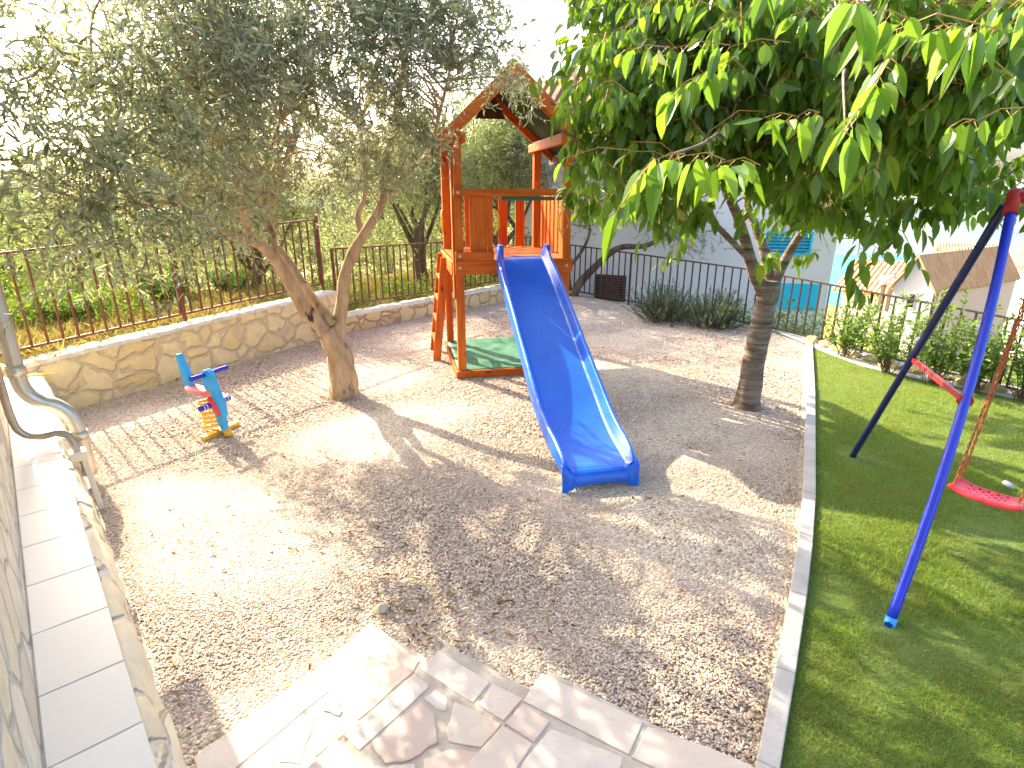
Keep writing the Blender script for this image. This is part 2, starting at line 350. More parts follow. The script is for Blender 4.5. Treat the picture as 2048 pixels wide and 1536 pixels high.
# ------------------------------------------------------------------ layout constants
WA, WB = np.array([-4.66, 5.07]), np.array([-2.70, 8.80])           # foot of the left wall
WD = (WB - WA) / np.linalg.norm(WB - WA); WN = np.array([-WD[1], WD[0]])
MA, MBp = np.array([-2.62, 8.86]), np.array([.95, 12.75])           # foot of the low wall
FA, FB, FC, FD = np.array([1.0, 12.75]), np.array([4.05, 9.0]), np.array([5.45, 6.1]), np.array([7.2, 3.2])
LD, LN = np.array([.658, -.753]), np.array([.753, .658])            # along and across the ledge
def lp(a, n): return LD * a + LN * n
KERB = [(4.28, 8.12), (3.75, 7.02), (3.16, 5.80), (2.62, 4.72), (2.10, 3.68), (1.78, 3.08), (1.51, 2.60), (1.20, 2.07), (.93, 1.62), (.62, 1.12), (.3, .6)]

# ------------------------------------------------------------------ ground
g = MB(); poly = [tuple(lp(-7.6, .1)), tuple(WA - WN * -.1), tuple(WB + WN * .1), tuple(MBp + np.array([-.1, .2])), tuple(FB + .15), (4.5, 8.2)] + [(x + .03, y) for x, y in KERB[1:]] + [(.3, .0), tuple(lp(-1.0, .1))]
from mathutils.geometry import delaunay_2d_cdt
def sheet(name, poly, z, mat, bumpy=0.0, step=.25, uneven=0.0):
    P = np.array(poly); lo, hi = P.min(0), P.max(0)
    pts = [Vector(p) for p in poly]; ed = [(i, (i + 1) % len(poly)) for i in range(len(poly))]
    xs = np.arange(lo[0], hi[0], step); ys = np.arange(lo[1], hi[1], step)
    for x in xs:
        for y in ys: pts.append(Vector((x + random.uniform(-.2, .2) * step, y + random.uniform(-.2, .2) * step)))
    v, e, f, _, _, _ = delaunay_2d_cdt(pts, ed, [list(range(len(poly)))], 1, 1e-4)
    mb = MB(); mb.add([(p.x, p.y, z + uneven * math.sin(p.x * 2.1 + 1.3 * math.sin(p.y * 1.7)) * math.cos(p.y * 1.9)) for p in v], f, 0, True)
    o = mb.build(name, mat); tag(o, kind='structure'); return o
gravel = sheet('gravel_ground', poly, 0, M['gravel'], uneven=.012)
lawn_poly = [(x + .09, y) for x, y in KERB] [::-1] + [(4.32, 7.55), (4.45, 6.9), (4.78, 6.45), (5.46, 5.6), (6.9, 3.0), (8.5, 0.0), (2, -1.5), (.5, -.5)]
lawn = sheet('lawn', lawn_poly, .02, M['soil'])
bed_poly = [(4.22, 8.2), tuple(FB + np.array([.05, .1])), tuple(FC + .15), tuple(FD + .15), (7.4, 2.4), (6.8, 3.0), (5.4, 5.62), (4.74, 6.42), (4.4, 6.9), (4.28, 7.5)]
sheet('planting_bed', bed_poly, .028, M['white_gravel'])

kb = MB()
for i in range(len(KERB) - 1):
    a, b = np.array(KERB[i]), np.array(KERB[i + 1]); d = (b - a) / np.linalg.norm(b - a); n = np.array([-d[1], d[0]])
    e = .004 if i in (3, 6) else -.001
    w = .082
    q = [a + d * e, b - d * e, b - d * e + n * w, a + d * e + n * w]
    kb.prism([tuple(p) for p in q], -.1, .055 + .0012 * (i % 2))
tag(kb.build('kerb', M['concrete'], bevel=.006), kind='structure')

# outer terrain (one sheet) ------------------------------------------------
def garden_dist(x, y):
    """>0 outside of the garden, per side"""
    p = np.array([x, y]); dl = np.dot(p - WA, WN)
    n2 = np.array([-(MBp - MA)[1], (MBp - MA)[0]]); n2 = n2 / np.linalg.norm(n2); dm = np.dot(p - MA, n2)
    n3 = np.array([-(FB - FA)[1], (FB - FA)[0]]); n3 = -n3 / np.linalg.norm(n3) * -1; df = np.dot(p - FA, -n3) if np.dot(np.array([6, 14]) - FA, -n3) > 0 else np.dot(p - FA, n3)
    n4 = np.array([-(FD - FB)[1], (FD - FB)[0]]); n4 = n4 / np.linalg.norm(n4); n4 = n4 if np.dot(np.array([9, 8]) - FB, n4) > 0 else -n4; dr = np.dot(p - FB, n4)
    return dl, dm, df, dr
def terr(x, y):
    dl, dm, df, dr = garden_dist(x, y)
    left = max(dl, dm); right = max(df, dr)
    if left < .12 and right < .12: return -.45
    zl = (.52 if dl >= dm else .22) - .02 * max(left - 1, 0) - .10 * min(max(left - 2.5, 0), 14)
    zr = -.12 - .55 * min(max(right - .15, 0), 2.0) - .17 * max(right - 2.0, 0)
    if right > .12 and left > .12:
        t = min(max((left - right + 3) / 6, 0), 1); z = zl * t + zr * (1 - t)
    else: z = zl if left >= right else zr
    if left >= .12 and left < .4 and right < .12: z = min(z, .5 if dl >= dm else .2)
    z += .05 * math.sin(x * 1.7 + y) * math.cos(y * 1.3 - x * .6) * min(max(left, right), 1)
    return max(z, -48)
gx = np.concatenate([np.arange(-260, -30, 12), np.arange(-30, -10, 1.5), np.arange(-10, 10, .3), np.arange(10, 40, 1.5), np.arange(40, 320, 12)])
gy = np.concatenate([np.arange(-30, 0, 3), np.arange(0, 16, .3), np.arange(16, 45, 1.5), np.arange(45, 330, 12)])
tv = np.array([(x, y, terr(x, y)) for y in gy for x in gx]); nx = len(gx)
ii = np.array([(j * nx + i, j * nx + i + 1, (j + 1) * nx + i + 1, (j + 1) * nx + i) for j in range(len(gy) - 1) for i in range(nx - 1)])
tag(np_mesh('hillside', tv, [ii], M['hill'], smooth=True), kind='structure')
s = MB(); s.add([(-3000, -200, -44), (3000, -200, -44), (3000, 3000, -44), (-3000, 3000, -44)], [(0, 1, 2, 3)]); tag(s.build('sea', M['sea']), kind='structure')
mv = []; mxs = np.linspace(-300, 1500, 120); mys = np.linspace(0, 500, 24)
for j, t in enumerate(mys):
    for x in mxs:
        yy = 470 - x * .10 + t
        h = (60 * math.sin(min(t / 330, 1) * math.pi / 2)) * (.75 + .25 * math.sin(x * .011 + 1) + .12 * math.sin(x * .037) + .06 * math.sin(x * .09 + t * .05))
        mv.append((x, yy, -46 + h))
mi = np.array([(j * 120 + i, j * 120 + i + 1, (j + 1) * 120 + i + 1, (j + 1) * 120 + i) for j in range(23) for i in range(119)])
tag(np_mesh('far_hills', np.array(mv), [mi], M['mountain'], smooth=True), kind='structure')

# ------------------------------------------------------------------ pebbles (geometry nodes)
def scatter_pebbles(name, poly, density, radius, seed, z=.002):
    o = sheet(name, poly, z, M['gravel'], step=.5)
    del o['kind']; tag(o, kind='stuff')
    ng = bpy.data.node_groups.new(name, 'GeometryNodeTree')
    ng.interface.new_socket('Geometry', in_out='INPUT', socket_type='NodeSocketGeometry')
    ng.interface.new_socket('Geometry', in_out='OUTPUT', socket_type='NodeSocketGeometry')
    N = ng.nodes; L = ng.links.new
    gi = N.new('NodeGroupInput'); go = N.new('NodeGroupOutput')
    dp = N.new('GeometryNodeDistributePointsOnFaces'); dp.inputs['Density'].default_value = density; dp.inputs['Seed'].default_value = seed
    ic = N.new('GeometryNodeMeshIcoSphere'); ic.inputs['Radius'].default_value = radius; ic.inputs['Subdivisions'].default_value = 2
    ss = N.new('GeometryNodeSetShadeSmooth'); L(ic.outputs['Mesh'], ss.inputs['Geometry'])
    sm = N.new('GeometryNodeSetMaterial'); sm.inputs['Material'].default_value = M['pebble']; L(ss.outputs[0], sm.inputs['Geometry'])
    ip = N.new('GeometryNodeInstanceOnPoints'); L(dp.outputs['Points'], ip.inputs['Points']); L(sm.outputs[0], ip.inputs['Instance'])
    rs = N.new('FunctionNodeRandomValue'); rs.data_type = 'FLOAT_VECTOR'; rs.inputs[0].default_value = (.45, .4, .3); rs.inputs[1].default_value = (1.8, 1.3, .95)
    rr = N.new('FunctionNodeRandomValue'); rr.data_type = 'FLOAT_VECTOR'; rr.inputs[0].default_value = (-.5, -.5, 0); rr.inputs[1].default_value = (.5, .5, 6.28); rr.inputs['Seed'].default_value = 3
    L(rs.outputs[0], ip.inputs['Scale']); L(rr.outputs[0], ip.inputs['Rotation']); L(gi.outputs[0], dp.inputs['Mesh'])
    L(ip.outputs['Instances'], go.inputs[0])
    md = o.modifiers.new('scatter', 'NODES'); md.node_group = ng
    return o
near = [(-3.2, 3.9), (-1.0, 1.35), (-.2, 1.2), (.9, 1.5), (1.15, 2.05), (1.48, 2.62), (1.76, 3.12), (2.05, 3.68), (2.55, 4.68), (-.2, 4.75), (-3.9, 4.75)]
far_p = [(-3.95, 4.76), (-.2, 4.76), (2.58, 4.72), (3.1, 5.8), (3.7, 7.0), (4.2, 8.1), (3.9, 8.9), (1.0, 12.5), (-2.5, 8.85), (-4.5, 5.4)]
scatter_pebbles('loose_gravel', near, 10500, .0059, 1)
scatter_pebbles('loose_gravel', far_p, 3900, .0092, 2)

# ------------------------------------------------------------------ leaf clouds
def leaf_arrays(base, d, nrm, L, Wd, segs=2, droop=.15, fold=.25):
    """leaf blades: returns verts, faces (each leaf an island)"""
    N = len(base); d = d / np.linalg.norm(d, axis=1, keepdims=True)
    side = np.cross(d, nrm); side /= np.linalg.norm(side, axis=1, keepdims=True) + 1e-9; up = np.cross(side, d)
    L = L[:, None]; Wd = Wd[:, None]
    if not np.isscalar(droop): droop = droop[:, None]; fold = fold[:, None]
    if segs == 2:
        def pt(t, w, h): return base + d * L * t + side * Wd * w + up * Wd * h - np.array([0, 0, 1]) * (L * droop * t * t)
        V = np.stack([pt(0, 0, 0), pt(.3, .42, fold * .42), pt(.7, .36, fold * .36), pt(1, 0, 0), pt(.7, -.36, fold * .36), pt(.3, -.42, fold * .42)], 1)
        F = np.array([[0, 1, 2, 3], [0, 3, 4, 5]])
        k = 6
    else:
        ts = [.0, .14, .36, .6, .82, 1.0]; ws = [.0, .34, .5, .46, .24, 0]
        P = []
        def pt(t, w): return base + d * L * t + side * Wd * w + up * Wd * (abs(w) * fold * 2) - np.array([0, 0, 1]) * (L * droop * t * t)
        P.append(pt(0, 0))
        for t, w in zip(ts[1:-1], ws[1:-1]): P += [pt(t, w), pt(t, 0), pt(t, -w)]
        P.append(pt(1, 0)); V = np.stack(P, 1); k = 14
        F = [[0, 1, 2, 2], [0, 2, 3, 3]]
        for j in range(3):
            a = 1 + j * 3; F += [[a, a + 3, a + 4, a + 1], [a + 1, a + 4, a + 5, a + 2]]
        F += [[10, 13, 11, 11], [11, 13, 12, 12]]
        F = np.array(F)
    off = (np.arange(N) * k)[:, None, None]
    fa = F[None] + off
    V = V.reshape(-1, 3)
    if segs == 2: return V, [fa.reshape(-1, 4)]
    tri = [0, 1, 8, 9]; qd = [2, 3, 4, 5, 6, 7]
    return V, [fa[:, tri, :3].reshape(-1, 3), fa[:, qd].reshape(-1, 4)]

LAT = np.random.default_rng(21).random((64, 64))
def vnoise(x, y):
    i = np.floor(x).astype(int); j = np.floor(y).astype(int); fx = x - i; fy = y - j; fx = fx * fx * (3 - 2 * fx); fy = fy * fy * (3 - 2 * fy)
    g = lambda a, b: LAT[a % 64, b % 64]
    return (g(i, j) * (1 - fx) + g(i + 1, j) * fx) * (1 - fy) + (g(i, j + 1) * (1 - fx) + g(i + 1, j + 1) * fx) * fy
HOLES = [(gp(1460, 925), .42, .26), (gp(1500, 1000), .2, .12), (gp(1330, 920), .12, .1), (gp(1250, 700), .3, .12), (gp(1540, 720), .3, .10), (gp(1450, 735), .3, .08), (gp(1760, 1010), .30, .16), (gp(1690, 1000), .2, .12), (gp(1960, 1190), .25, .12), (gp(1850, 1180), .2, .08), (gp(1870, 830), .22, .09), (gp(1990, 1330), .25, .1),
         (gp(1950, 1070), .2, .08), (gp(980, 940), .3, .1), (gp(900, 850), .35, .1), (gp(820, 800), .4, .14), (gp(1080, 1060), .2, .08), (gp(1200, 1120), .2, .08), (gp(1340, 1180), .2, .07), (gp(1400, 1080), .16, .07), (gp(960, 1130), .12, .06), (gp(1380, 1420), .15, .06), (gp(1780, 1340), .15, .06), (gp(1700, 820), .2, .08)]
OPEN = [tuple(gp(x, y)[:2]) for x, y in ((110, 800), (720, 665), (800, 730), (640, 800), (520, 855), (440, 890), (555, 1000), (610, 1120), (625, 1290), (380, 1480), (150, 960))]
def in_poly(P, poly):
    x, y = P[:, 0], P[:, 1]; ins = np.zeros(len(P), bool); n = len(poly); j = n - 1
    for i in range(n):
        xi, yi = poly[i]; xj, yj = poly[j]; c = ((yi > y) != (yj > y)) & (x < (xj - xi) * (y - yi) / (yj - yi + 1e-12) + xi); ins ^= c; j = i
    return ins
def sunlit_gap(P):
    """openings in the crowns: True where a leaf would close a gap through which the sun reaches the ground"""
    t = P[:, 2] / math.tan(SUN_EL); gx_ = P[:, 0] - math.sin(SUN_AZ) * t; gy_ = P[:, 1] - math.cos(SUN_AZ) * t
    a = gx_ * math.sin(SUN_AZ) + gy_ * math.cos(SUN_AZ); b = gx_ * math.cos(SUN_AZ) - gy_ * math.sin(SUN_AZ)
    n = .52 * vnoise(a * 2.2 + 9, b * 3.8 + 5) + .48 * vnoise(a * 6 + 3, b * 9.5)
    m = (n > np.where(gx_ > .5 * gy_ + .15, .485, .53)) & (gy_ + .667 * gx_ > 1.95) & (gy_ > 1.55)
    for c, ra, rb in HOLES:
        da = (gx_ - c[0]) * math.sin(SUN_AZ) + (gy_ - c[1]) * math.cos(SUN_AZ); db = (gx_ - c[0]) * math.cos(SUN_AZ) - (gy_ - c[1]) * math.sin(SUN_AZ)
        m |= (da / ra) ** 2 + (db / rb) ** 2 + .5 * (n - .5) < 1
    m |= in_poly(np.column_stack([gx_, gy_]), OPEN) & (rng.random(len(P)) < .96)
    return m
def unit(v): return v / (np.linalg.norm(v, axis=-1, keepdims=True) + 1e-9)
def twig_tubes(p0, p1, p2, r):
    """thin 3 sided curved twigs through three points"""
    N = len(p0); V = []
    for i, (p, s) in enumerate(((p0, 1), (p1, .8), (p2, .4))):
        d = unit(p2 - p0); a = unit(np.cross(d, np.array([.31, .52, .79]))); b = np.cross(d, a)
        for k in range(3):
            an = 2 * math.pi * k / 3; V.append(p + (a * math.cos(an) + b * math.sin(an)) * r * s)
    V = np.stack(V, 1).reshape(-1, 3)
    F = np.array([[j * 3 + k, j * 3 + (k + 1) % 3, (j + 1) * 3 + (k + 1) % 3, (j + 1) * 3 + k] for j in range(2) for k in range(3)])
    return V, (F[None] + (np.arange(N) * 9)[:, None, None]).reshape(-1, 4)

def sample_blobs(blobs, n, shell=.55):
    b = np.array([[*c, *r] for c, r in blobs]); w = (b[:, 3] * b[:, 4] * b[:, 5]) ** .75; w /= w.sum()
    k = rng.choice(len(b), n, p=w); u = unit(rng.normal(size=(n, 3))); r = rng.random(n) ** (1 / 3.0) * (1 - shell) + shell * rng.random(n) ** .35
    return b[k, :3] + u * b[k, 3:6] * r[:, None], u, k

def olive_crown(name, mat, parent, blobs, nclu, tw_per, leaves_per, leaf=(.055, .012), clu_r=.28, keep=None, twig_mat=None, loc=None, gaps=False):
    c, u, _ = sample_blobs(blobs, nclu)
    if keep is not None:
        m = keep(c); c, u = c[m], u[m]
    nt = len(c) * tw_per; ci = np.repeat(np.arange(len(c)), tw_per)
    p0 = c[ci] + rng.normal(size=(nt, 3)) * clu_r * .55
    d = unit(u[ci] * .6 + rng.normal(size=(nt, 3)) * .75 + np.array([0, 0, .15]))
    Lt = rng.uniform(.14, .30, nt) * (clu_r / .28); p1 = p0 + d * Lt[:, None] * .5; p2 = p0 + d * Lt[:, None] + np.array([0, 0, -1]) * (Lt * .18)[:, None]
    s = np.tile(np.linspace(.12, 1.0, leaves_per), nt); ti = np.repeat(np.arange(nt), leaves_per)
    s = np.clip(s + rng.normal(size=len(s)) * .03, 0, 1)[:, None]
    base = p0[ti] * (1 - s) ** 2 + 2 * p1[ti] * s * (1 - s) + p2[ti] * s ** 2
    ax = d[ti]; sd_ = unit(np.cross(ax, rng.normal(size=ax.shape)))
    ld = unit(ax * .75 + sd_ * .8 + rng.normal(size=ax.shape) * .18); nr = unit(rng.normal(size=ax.shape) + np.array([0, 0, .8]))
    if gaps: gk = ~sunlit_gap(base); base, ld, nr = base[gk], ld[gk], nr[gk]
    n = len(base); L = rng.uniform(.65, 1.25, n) * leaf[0]; Wd = rng.uniform(.8, 1.2, n) * leaf[1]
    V, F = leaf_arrays(base, ld, nr, L, Wd, 2, .12, .3)
    tvv, tf = twig_tubes(p0, p1, p2, .0022)
    F = [F[0], tf + len(V)]; mid = np.concatenate([np.zeros(len(F[0])), np.ones(len(tf))])
    if loc is not None: V = V - loc; tvv = tvv - loc
    return np_mesh(name, np.concatenate([V, tvv]), F, [mat, twig_mat or M['olive_twig']], parent, False, mid), c

def curve_pts(P, n=6):
    """Catmull-Rom through points"""
    P = [np.array(p, float) for p in P]; Q = [2 * P[0] - P[1]] + P + [2 * P[-1] - P[-2]]; out = []
    for i in range(1, len(Q) - 2):
        for k in range(n):
            t = k / n; a, b, c, d = Q[i - 1], Q[i], Q[i + 1], Q[i + 2]
            out.append(.5 * ((2 * b) + (c - a) * t + (2 * a - 5 * b + 4 * c - d) * t * t + (3 * b - a - 3 * c + d) * t ** 3))
    out.append(P[-1]); return out
def limb(mb, P, r0, r1, seg=9, wob=.04, n=6, m=0):
    pts = curve_pts(P, n); k = len(pts); rad = [r0 + (r1 - r0) * (i / (k - 1)) ** .85 for i in range(k)]
    mb.tube(pts, rad, seg, m, True, True, wob); return pts
def branches_to(mb, skel, targets, r=.012, seg=5):
    S = np.array(skel)
    for t in targets:
        dd = np.linalg.norm(S - t, axis=1) + np.maximum(0, S[:, 2] - t[2]) * .8
        a = S[np.argmin(dd)]; m = (a + t) / 2 + np.array([0, 0, .1]) + rng.normal(size=3) * .07
        mb.tube(curve_pts([a, m, t], 3), [r * (1 - .75 * i / 6) for i in range(7)], seg, 0, False, True)

# ------------------------------------------------------------------ front olive tree
ob = gp(686, 792)
olive = thing('olive_tree', 'large olive tree with forked trunk standing in the gravel behind the spring rocker', 'tree', tuple(ob))
tk = MB(); O = lambda p: np.array(p) - ob
base = O(gp(686, 792)); skel = []
def rel(pts): return [O(wp(x, y, Y)) for x, y, Y in pts]
T = [base + np.array([0, 0, -.06])] + rel([(686, 750, 5.9), (680, 715, 5.9), (668, 690, 5.88), (650, 660, 5.85)])
tk.tube(curve_pts(T, 5), [.20, .172, .158, .150, .145, .142, .14, .14, .14, .14, .138, .134, .128, .12, .115, .11, .105, .10, .096, .092, .088], 14, 0, True, True, .07)
l1 = limb(tk, rel([(652, 668, 5.85), (612, 620, 5.8), (580, 565, 5.7), (552, 520, 5.55), (522, 488, 5.4), (494, 445, 5.2), (480, 380, 4.9), (440, 280, 4.5), (380, 170, 4.1)]), .084, .024, 11, .05)
l2 = limb(tk, rel([(668, 650, 5.9), (625, 598, 6.0), (600, 560, 6.1), (575, 520, 6.2), (553, 490, 6.25), (545, 440, 6.3), (552, 380, 6.2), (590, 280, 6.0), (620, 150, 5.8)]), .062, .022, 10, .05)
l3 = limb(tk, rel([(676, 700, 5.9), (678, 650, 5.95), (685, 600, 6.0), (690, 550, 6.0), (706, 505, 6.0), (730, 465, 6.0), (760, 415, 6.0), (770, 370, 6.0), (780, 290, 5.9), (800, 180, 5.7), (820, 60, 5.5)]), .082, .022, 11, .05)
l4 = limb(tk, rel([(762, 410, 6.0), (790, 375, 5.95), (830, 330, 5.9), (850, 318, 5.85), (872, 255, 5.7), (900, 140, 5.4)]), .036, .012, 8, .04)
l5 = limb(tk, rel([(706, 520, 6.0), (722, 470, 6.1), (715, 432, 6.2), (730, 380, 6.3), (720, 250, 6.6)]), .045, .02, 8, .04)
l6 = limb(tk, rel([(525, 492, 5.4), (492, 480, 5.2), (455, 470, 4.95), (400, 430, 4.5), (300, 400, 3.9), (210, 420, 3.4)]), .045, .012, 8, .04)
l7 = limb(tk, rel([(555, 515, 5.55), (545, 470, 5.5), (520, 380, 5.3), (560, 240, 5.0)]), .03, .012, 7, .04)
l8 = limb(tk, rel([(440, 280, 4.5), (330, 220, 4.1), (200, 160, 3.7), (110, 100, 3.4)]), .03, .01, 7, .04)
for l in (l1, l2, l3, l4, l5, l6, l7, l8): skel += l[6:]
def B(x, y, Y, rx, ry=None, rz=None): return (wp(x, y, Y), (rx, ry or rx, rz or rx))
blobs = [B(880, 120, 4.9, .55, .7, .55), B(760, 200, 5.2, .6, .8, .6), B(640, 110, 5.0, .7, .9, .6), B(800, 30, 5.2, .6, .8, .5), B(680, 330, 5.6, .45, .6, .4),
         B(560, 250, 4.8, .6, .8, .6), B(500, 100, 4.5, .6, .8, .6), B(470, 360, 4.4, .45, .6, .4), B(380, 230, 3.9, .5, .6, .5), B(330, 400, 3.6, .38, .5, .34), B(360, 80, 4.0, .55, .7, .5),
         B(220, 300, 3.3, .34, .45, .34), B(230, 440, 3.1, .22, .35, .17), B(160, 380, 3.1, .2, .3, .2), B(230, 130, 3.5, .4, .5, .36), B(60, 170, 3.1, .3, .4, .3), B(60, 40, 3.3, .34, .4, .3), B(600, -60, 5.2, .8, .8, .45), B(300, -60, 4.4, .6, .7, .4),
         B(970, 100, 5.4, .22, .3, .14), B(830, 240, 5.5, .3, .5, .28), B(750, 90, 6.8, .7, .7, .6), B(520, 120, 6.6, .7, .7, .5), B(640, 300, 6.4, .6, .6, .5), B(760, 380, 6.0, .2, .3, .18), B(860, 60, 4.9, .5, .8, .4), B(930, 40, 5.0, .4, .7, .4), B(800, 130, 4.9, .5, .8, .4), B(315, 320, 5.0, .32, .7, .3), B(370, 280, 4.8, .32, .7, .3), B(345, 330, 6.2, .5, 1.0, .4), B(430, 300, 6.0, .6, 1.0, .5), B(400, 190, 6.3, .6, 1.0, .5), B(310, 260, 5.7, .35, .6, .35), B(520, 330, 5.8, .5, .8, .4)]
blobs_l = [(b[0], (b[1][0], b[1][1] * .6, b[1][2])) for b in blobs]
def keep_o(c):
    # ragged lower hem and open sky at the left
    d = c - np.array([0, 0, CAM_H]); dep = d[:, 1] * CP - d[:, 2] * SP; X = 1024 + F_PX * d[:, 0] / dep; Yp = 768 - F_PX * (d[:, 1] * SP + d[:, 2] * CP) / dep
    hem = np.interp(X, [-200, 0, 90, 160, 330, 450, 560, 700, 780, 850, 930, 1010], [240, 270, 380, 490, 490, 460, 425, 410, 380, 275, 150, 95])
    ok = np.ones(len(c), bool)                     # open sky between the outer sprays and the main crown
    for x0, y0, rx, ry in ((205, 55, 62, 85), (35, 315, 85, 80), (300, -10, 50, 50), (120, 300, 40, 45), (690, 60, 38, 30), (470, 240, 30, 28), (900, 20, 30, 40)):
        ok &= ((X - x0) / rx) ** 2 + ((Yp - y0) / ry) ** 2 > 1
    return (Yp < hem - 8) & (c[:, 1] > 2.35) & ok
crown, cc = olive_crown('crown', M['olive_leaf'], olive, blobs_l, 500, 17, 11, (.068, .0165), .27, keep_o, None, ob, True)
branches_to(tk, skel, [c - ob for c in cc[::2]], .011)
# a hanging spray in front of the fence, and one over the play tower's gable
spray_pts = [B(240, 555, 3.15, .07, .1, .12), B(190, 470, 3.1, .16, .2, .08), B(90, 490, 2.9, .10, .2, .05), B(130, 440, 3.0, .12, .2, .1), B(1045, 175, 5.6, .12, .2, .08), B(1015, 130, 5.4, .12, .15, .06), B(1010, 190, 5.5, .05, .1, .06), B(40, 370, 2.9, .12, .2, .06)]
sp, sc_ = olive_crown('hanging_spray', M['olive_leaf'], olive, spray_pts, 24, 5, 9, (.06, .0135), .17, None, None, ob)
branches_to(tk, skel, [c - ob for c in sc_], .006, 4)
tk.build('trunk', M['olive_bark'], olive)

# ------------------------------------------------------------------ cherry tree
cb = gp(1493, 814)
cherry = thing('cherry_tree', 'cherry tree with ringed trunk and large drooping green leaves between slide and lawn', 'tree', tuple(cb))
ck = MB(); CO = lambda p: np.array(p) - cb
def relc(pts): return [CO(wp(x, y, Y)) for x, y, Y in pts]
t0 = [np.array([0, 0, -.05])] + relc([(1500, 770, 5.53), (1512, 700, 5.55), (1527, 630, 5.56), (1536, 590, 5.56), (1540, 560, 5.56)])
ck.tube(curve_pts(t0, 6), list(np.interp(np.linspace(0, 1, 31), [0, .08, .3, .7, 1], [.19, .125, .108, .100, .105])), 16, 0, True, True, .03)
c1 = limb(ck, relc([(1528, 585, 5.56), (1508, 545, 5.5), (1490, 480, 5.4), (1470, 420, 5.2), (1440, 350, 4.9), (1400, 250, 4.4), (1350, 160, 3.9)]), .070, .018, 12, .03)
c2 = limb(ck, relc([(1540, 575, 5.56), (1530, 510, 5.65), (1510, 450, 5.75), (1495, 410, 5.8), (1480, 300, 5.9), (1450, 120, 6.0)]), .060, .018, 12, .03)
c3 = limb(ck, relc([(1545, 575, 5.56), (1570, 520, 5.5), (1600, 470, 5.4), (1630, 420, 5.2), (1700, 330, 4.8), (1780, 220, 4.2), (1850, 120, 3.7)]), .054, .014, 11, .03)
c4 = limb(ck, relc([(1500, 520, 5.45), (1400, 420, 5.0), (1300, 340, 4.6), (1200, 300, 4.2), (1120, 260, 4.0)]), .03, .008, 7, .03)
c5 = limb(ck, relc([(1610, 460, 5.4), (1720, 400, 4.8), (1850, 380, 4.2), (1960, 380, 3.6)]), .03, .008, 7, .03)
c6 = limb(ck, relc([(1440, 350, 4.9), (1450, 300, 4.0), (1440, 270, 3.1), (1400, 290, 2.3), (1330, 312, 1.95)]), .016, .003, 7, .02)
c7 = limb(ck, relc([(1700, 330, 4.8), (1720, 220, 3.6), (1690, 140, 2.7), (1690, 262, 1.98)]), .016, .003, 7, .02)
c8 = limb(ck, relc([(1480, 300, 5.9), (1400, 150, 5.2), (1300, 60, 4.6), (1200, 20, 4.2)]), .03, .01, 7, .03)
cskel = sum([c[6:] for c in (c1, c2, c3, c4, c5, c6, c7, c8)], [])

def cherry_shoots(p0, d, Lt, lps, sag, parent_r=.004, leaf=(.112, .050), gaps=False):
    """drooping shoots with leaves hanging on stalks"""
    nt = len(p0); p1 = p0 + d * Lt[:, None] * .5 + np.array([0, 0, 1]) * (Lt * .06)[:, None]; p2 = p0 + d * Lt[:, None] - np.array([0, 0, 1]) * (Lt * sag)[:, None]
    s = np.tile(np.linspace(.1, 1.0, lps), nt); ti = np.repeat(np.arange(nt), lps)
    s = np.clip(s + rng.normal(size=len(s)) * .03, 0, 1)[:, None]
    nb = p0[ti] * (1 - s) ** 2 + 2 * p1[ti] * s * (1 - s) + p2[ti] * s ** 2
    ax = d[ti]; sd_ = unit(np.cross(ax, np.array([0, 0, 1.0])) + 1e-4) * np.where(np.tile(np.arange(lps) % 2, nt) == 0, 1, -1)[:, None]
    n = len(nb); pd = unit(sd_ * .6 + ax * .25 + np.array([0, 0, -.55]) + rng.normal(size=(n, 3)) * .25)
    base = nb + pd * rng.uniform(.02, .035, n)[:, None]
    ld = unit(np.array([0, 0, -1.0]) + sd_ * rng.uniform(0, .55, n)[:, None] + ax * rng.uniform(0, .5, n)[:, None] + rng.normal(size=(n, 3)) * .30)
    nr = unit(ax * .6 + sd_ * .5 + rng.normal(size=(n, 3)) * .55 + np.array([-.2, -.3, .35]))
    L = (.5 + .75 * rng.random(n) ** .8) * leaf[0]; Wd = rng.uniform(.72, 1.22, n) * leaf[1] * (L / leaf[0]) ** .6; dr_ = rng.uniform(-.22, .38, n); fo_ = rng.uniform(.02, .48, n)
    if gaps: gk = ~sunlit_gap(base); nb, base, ld, nr, L, Wd, dr_, fo_ = nb[gk], base[gk], ld[gk], nr[gk], L[gk], Wd[gk], dr_[gk], fo_[gk]
    V, F = leaf_arrays(base, ld, nr, L, Wd, 4, dr_, fo_)
    t1, f1 = twig_tubes(p0, p1, p2, parent_r); t2, f2 = twig_tubes(nb, (nb + base) / 2, base, .0014)
    return V, F, np.concatenate([t1, t2]), np.concatenate([f1, f2 + len(t1)])
def merge_leaf(name, sets, mats, parent, loc):
    Vs = []; tri = []; qd = []; tq = []; o = 0
    for V, F, tV, tF in sets:
        tri.append(F[0] + o); qd.append(F[1] + o); o += len(V); Vs.append(V)
        tq.append(tF + o); o += len(tV); Vs.append(tV)
    fl = [np.concatenate(tri), np.concatenate(qd), np.concatenate(tq)]
    mid = np.concatenate([np.zeros(len(fl[0]) + len(fl[1])), np.ones(len(fl[2]))])
    return np_mesh(name, np.concatenate(Vs) - loc, fl, mats, parent, False, mid)
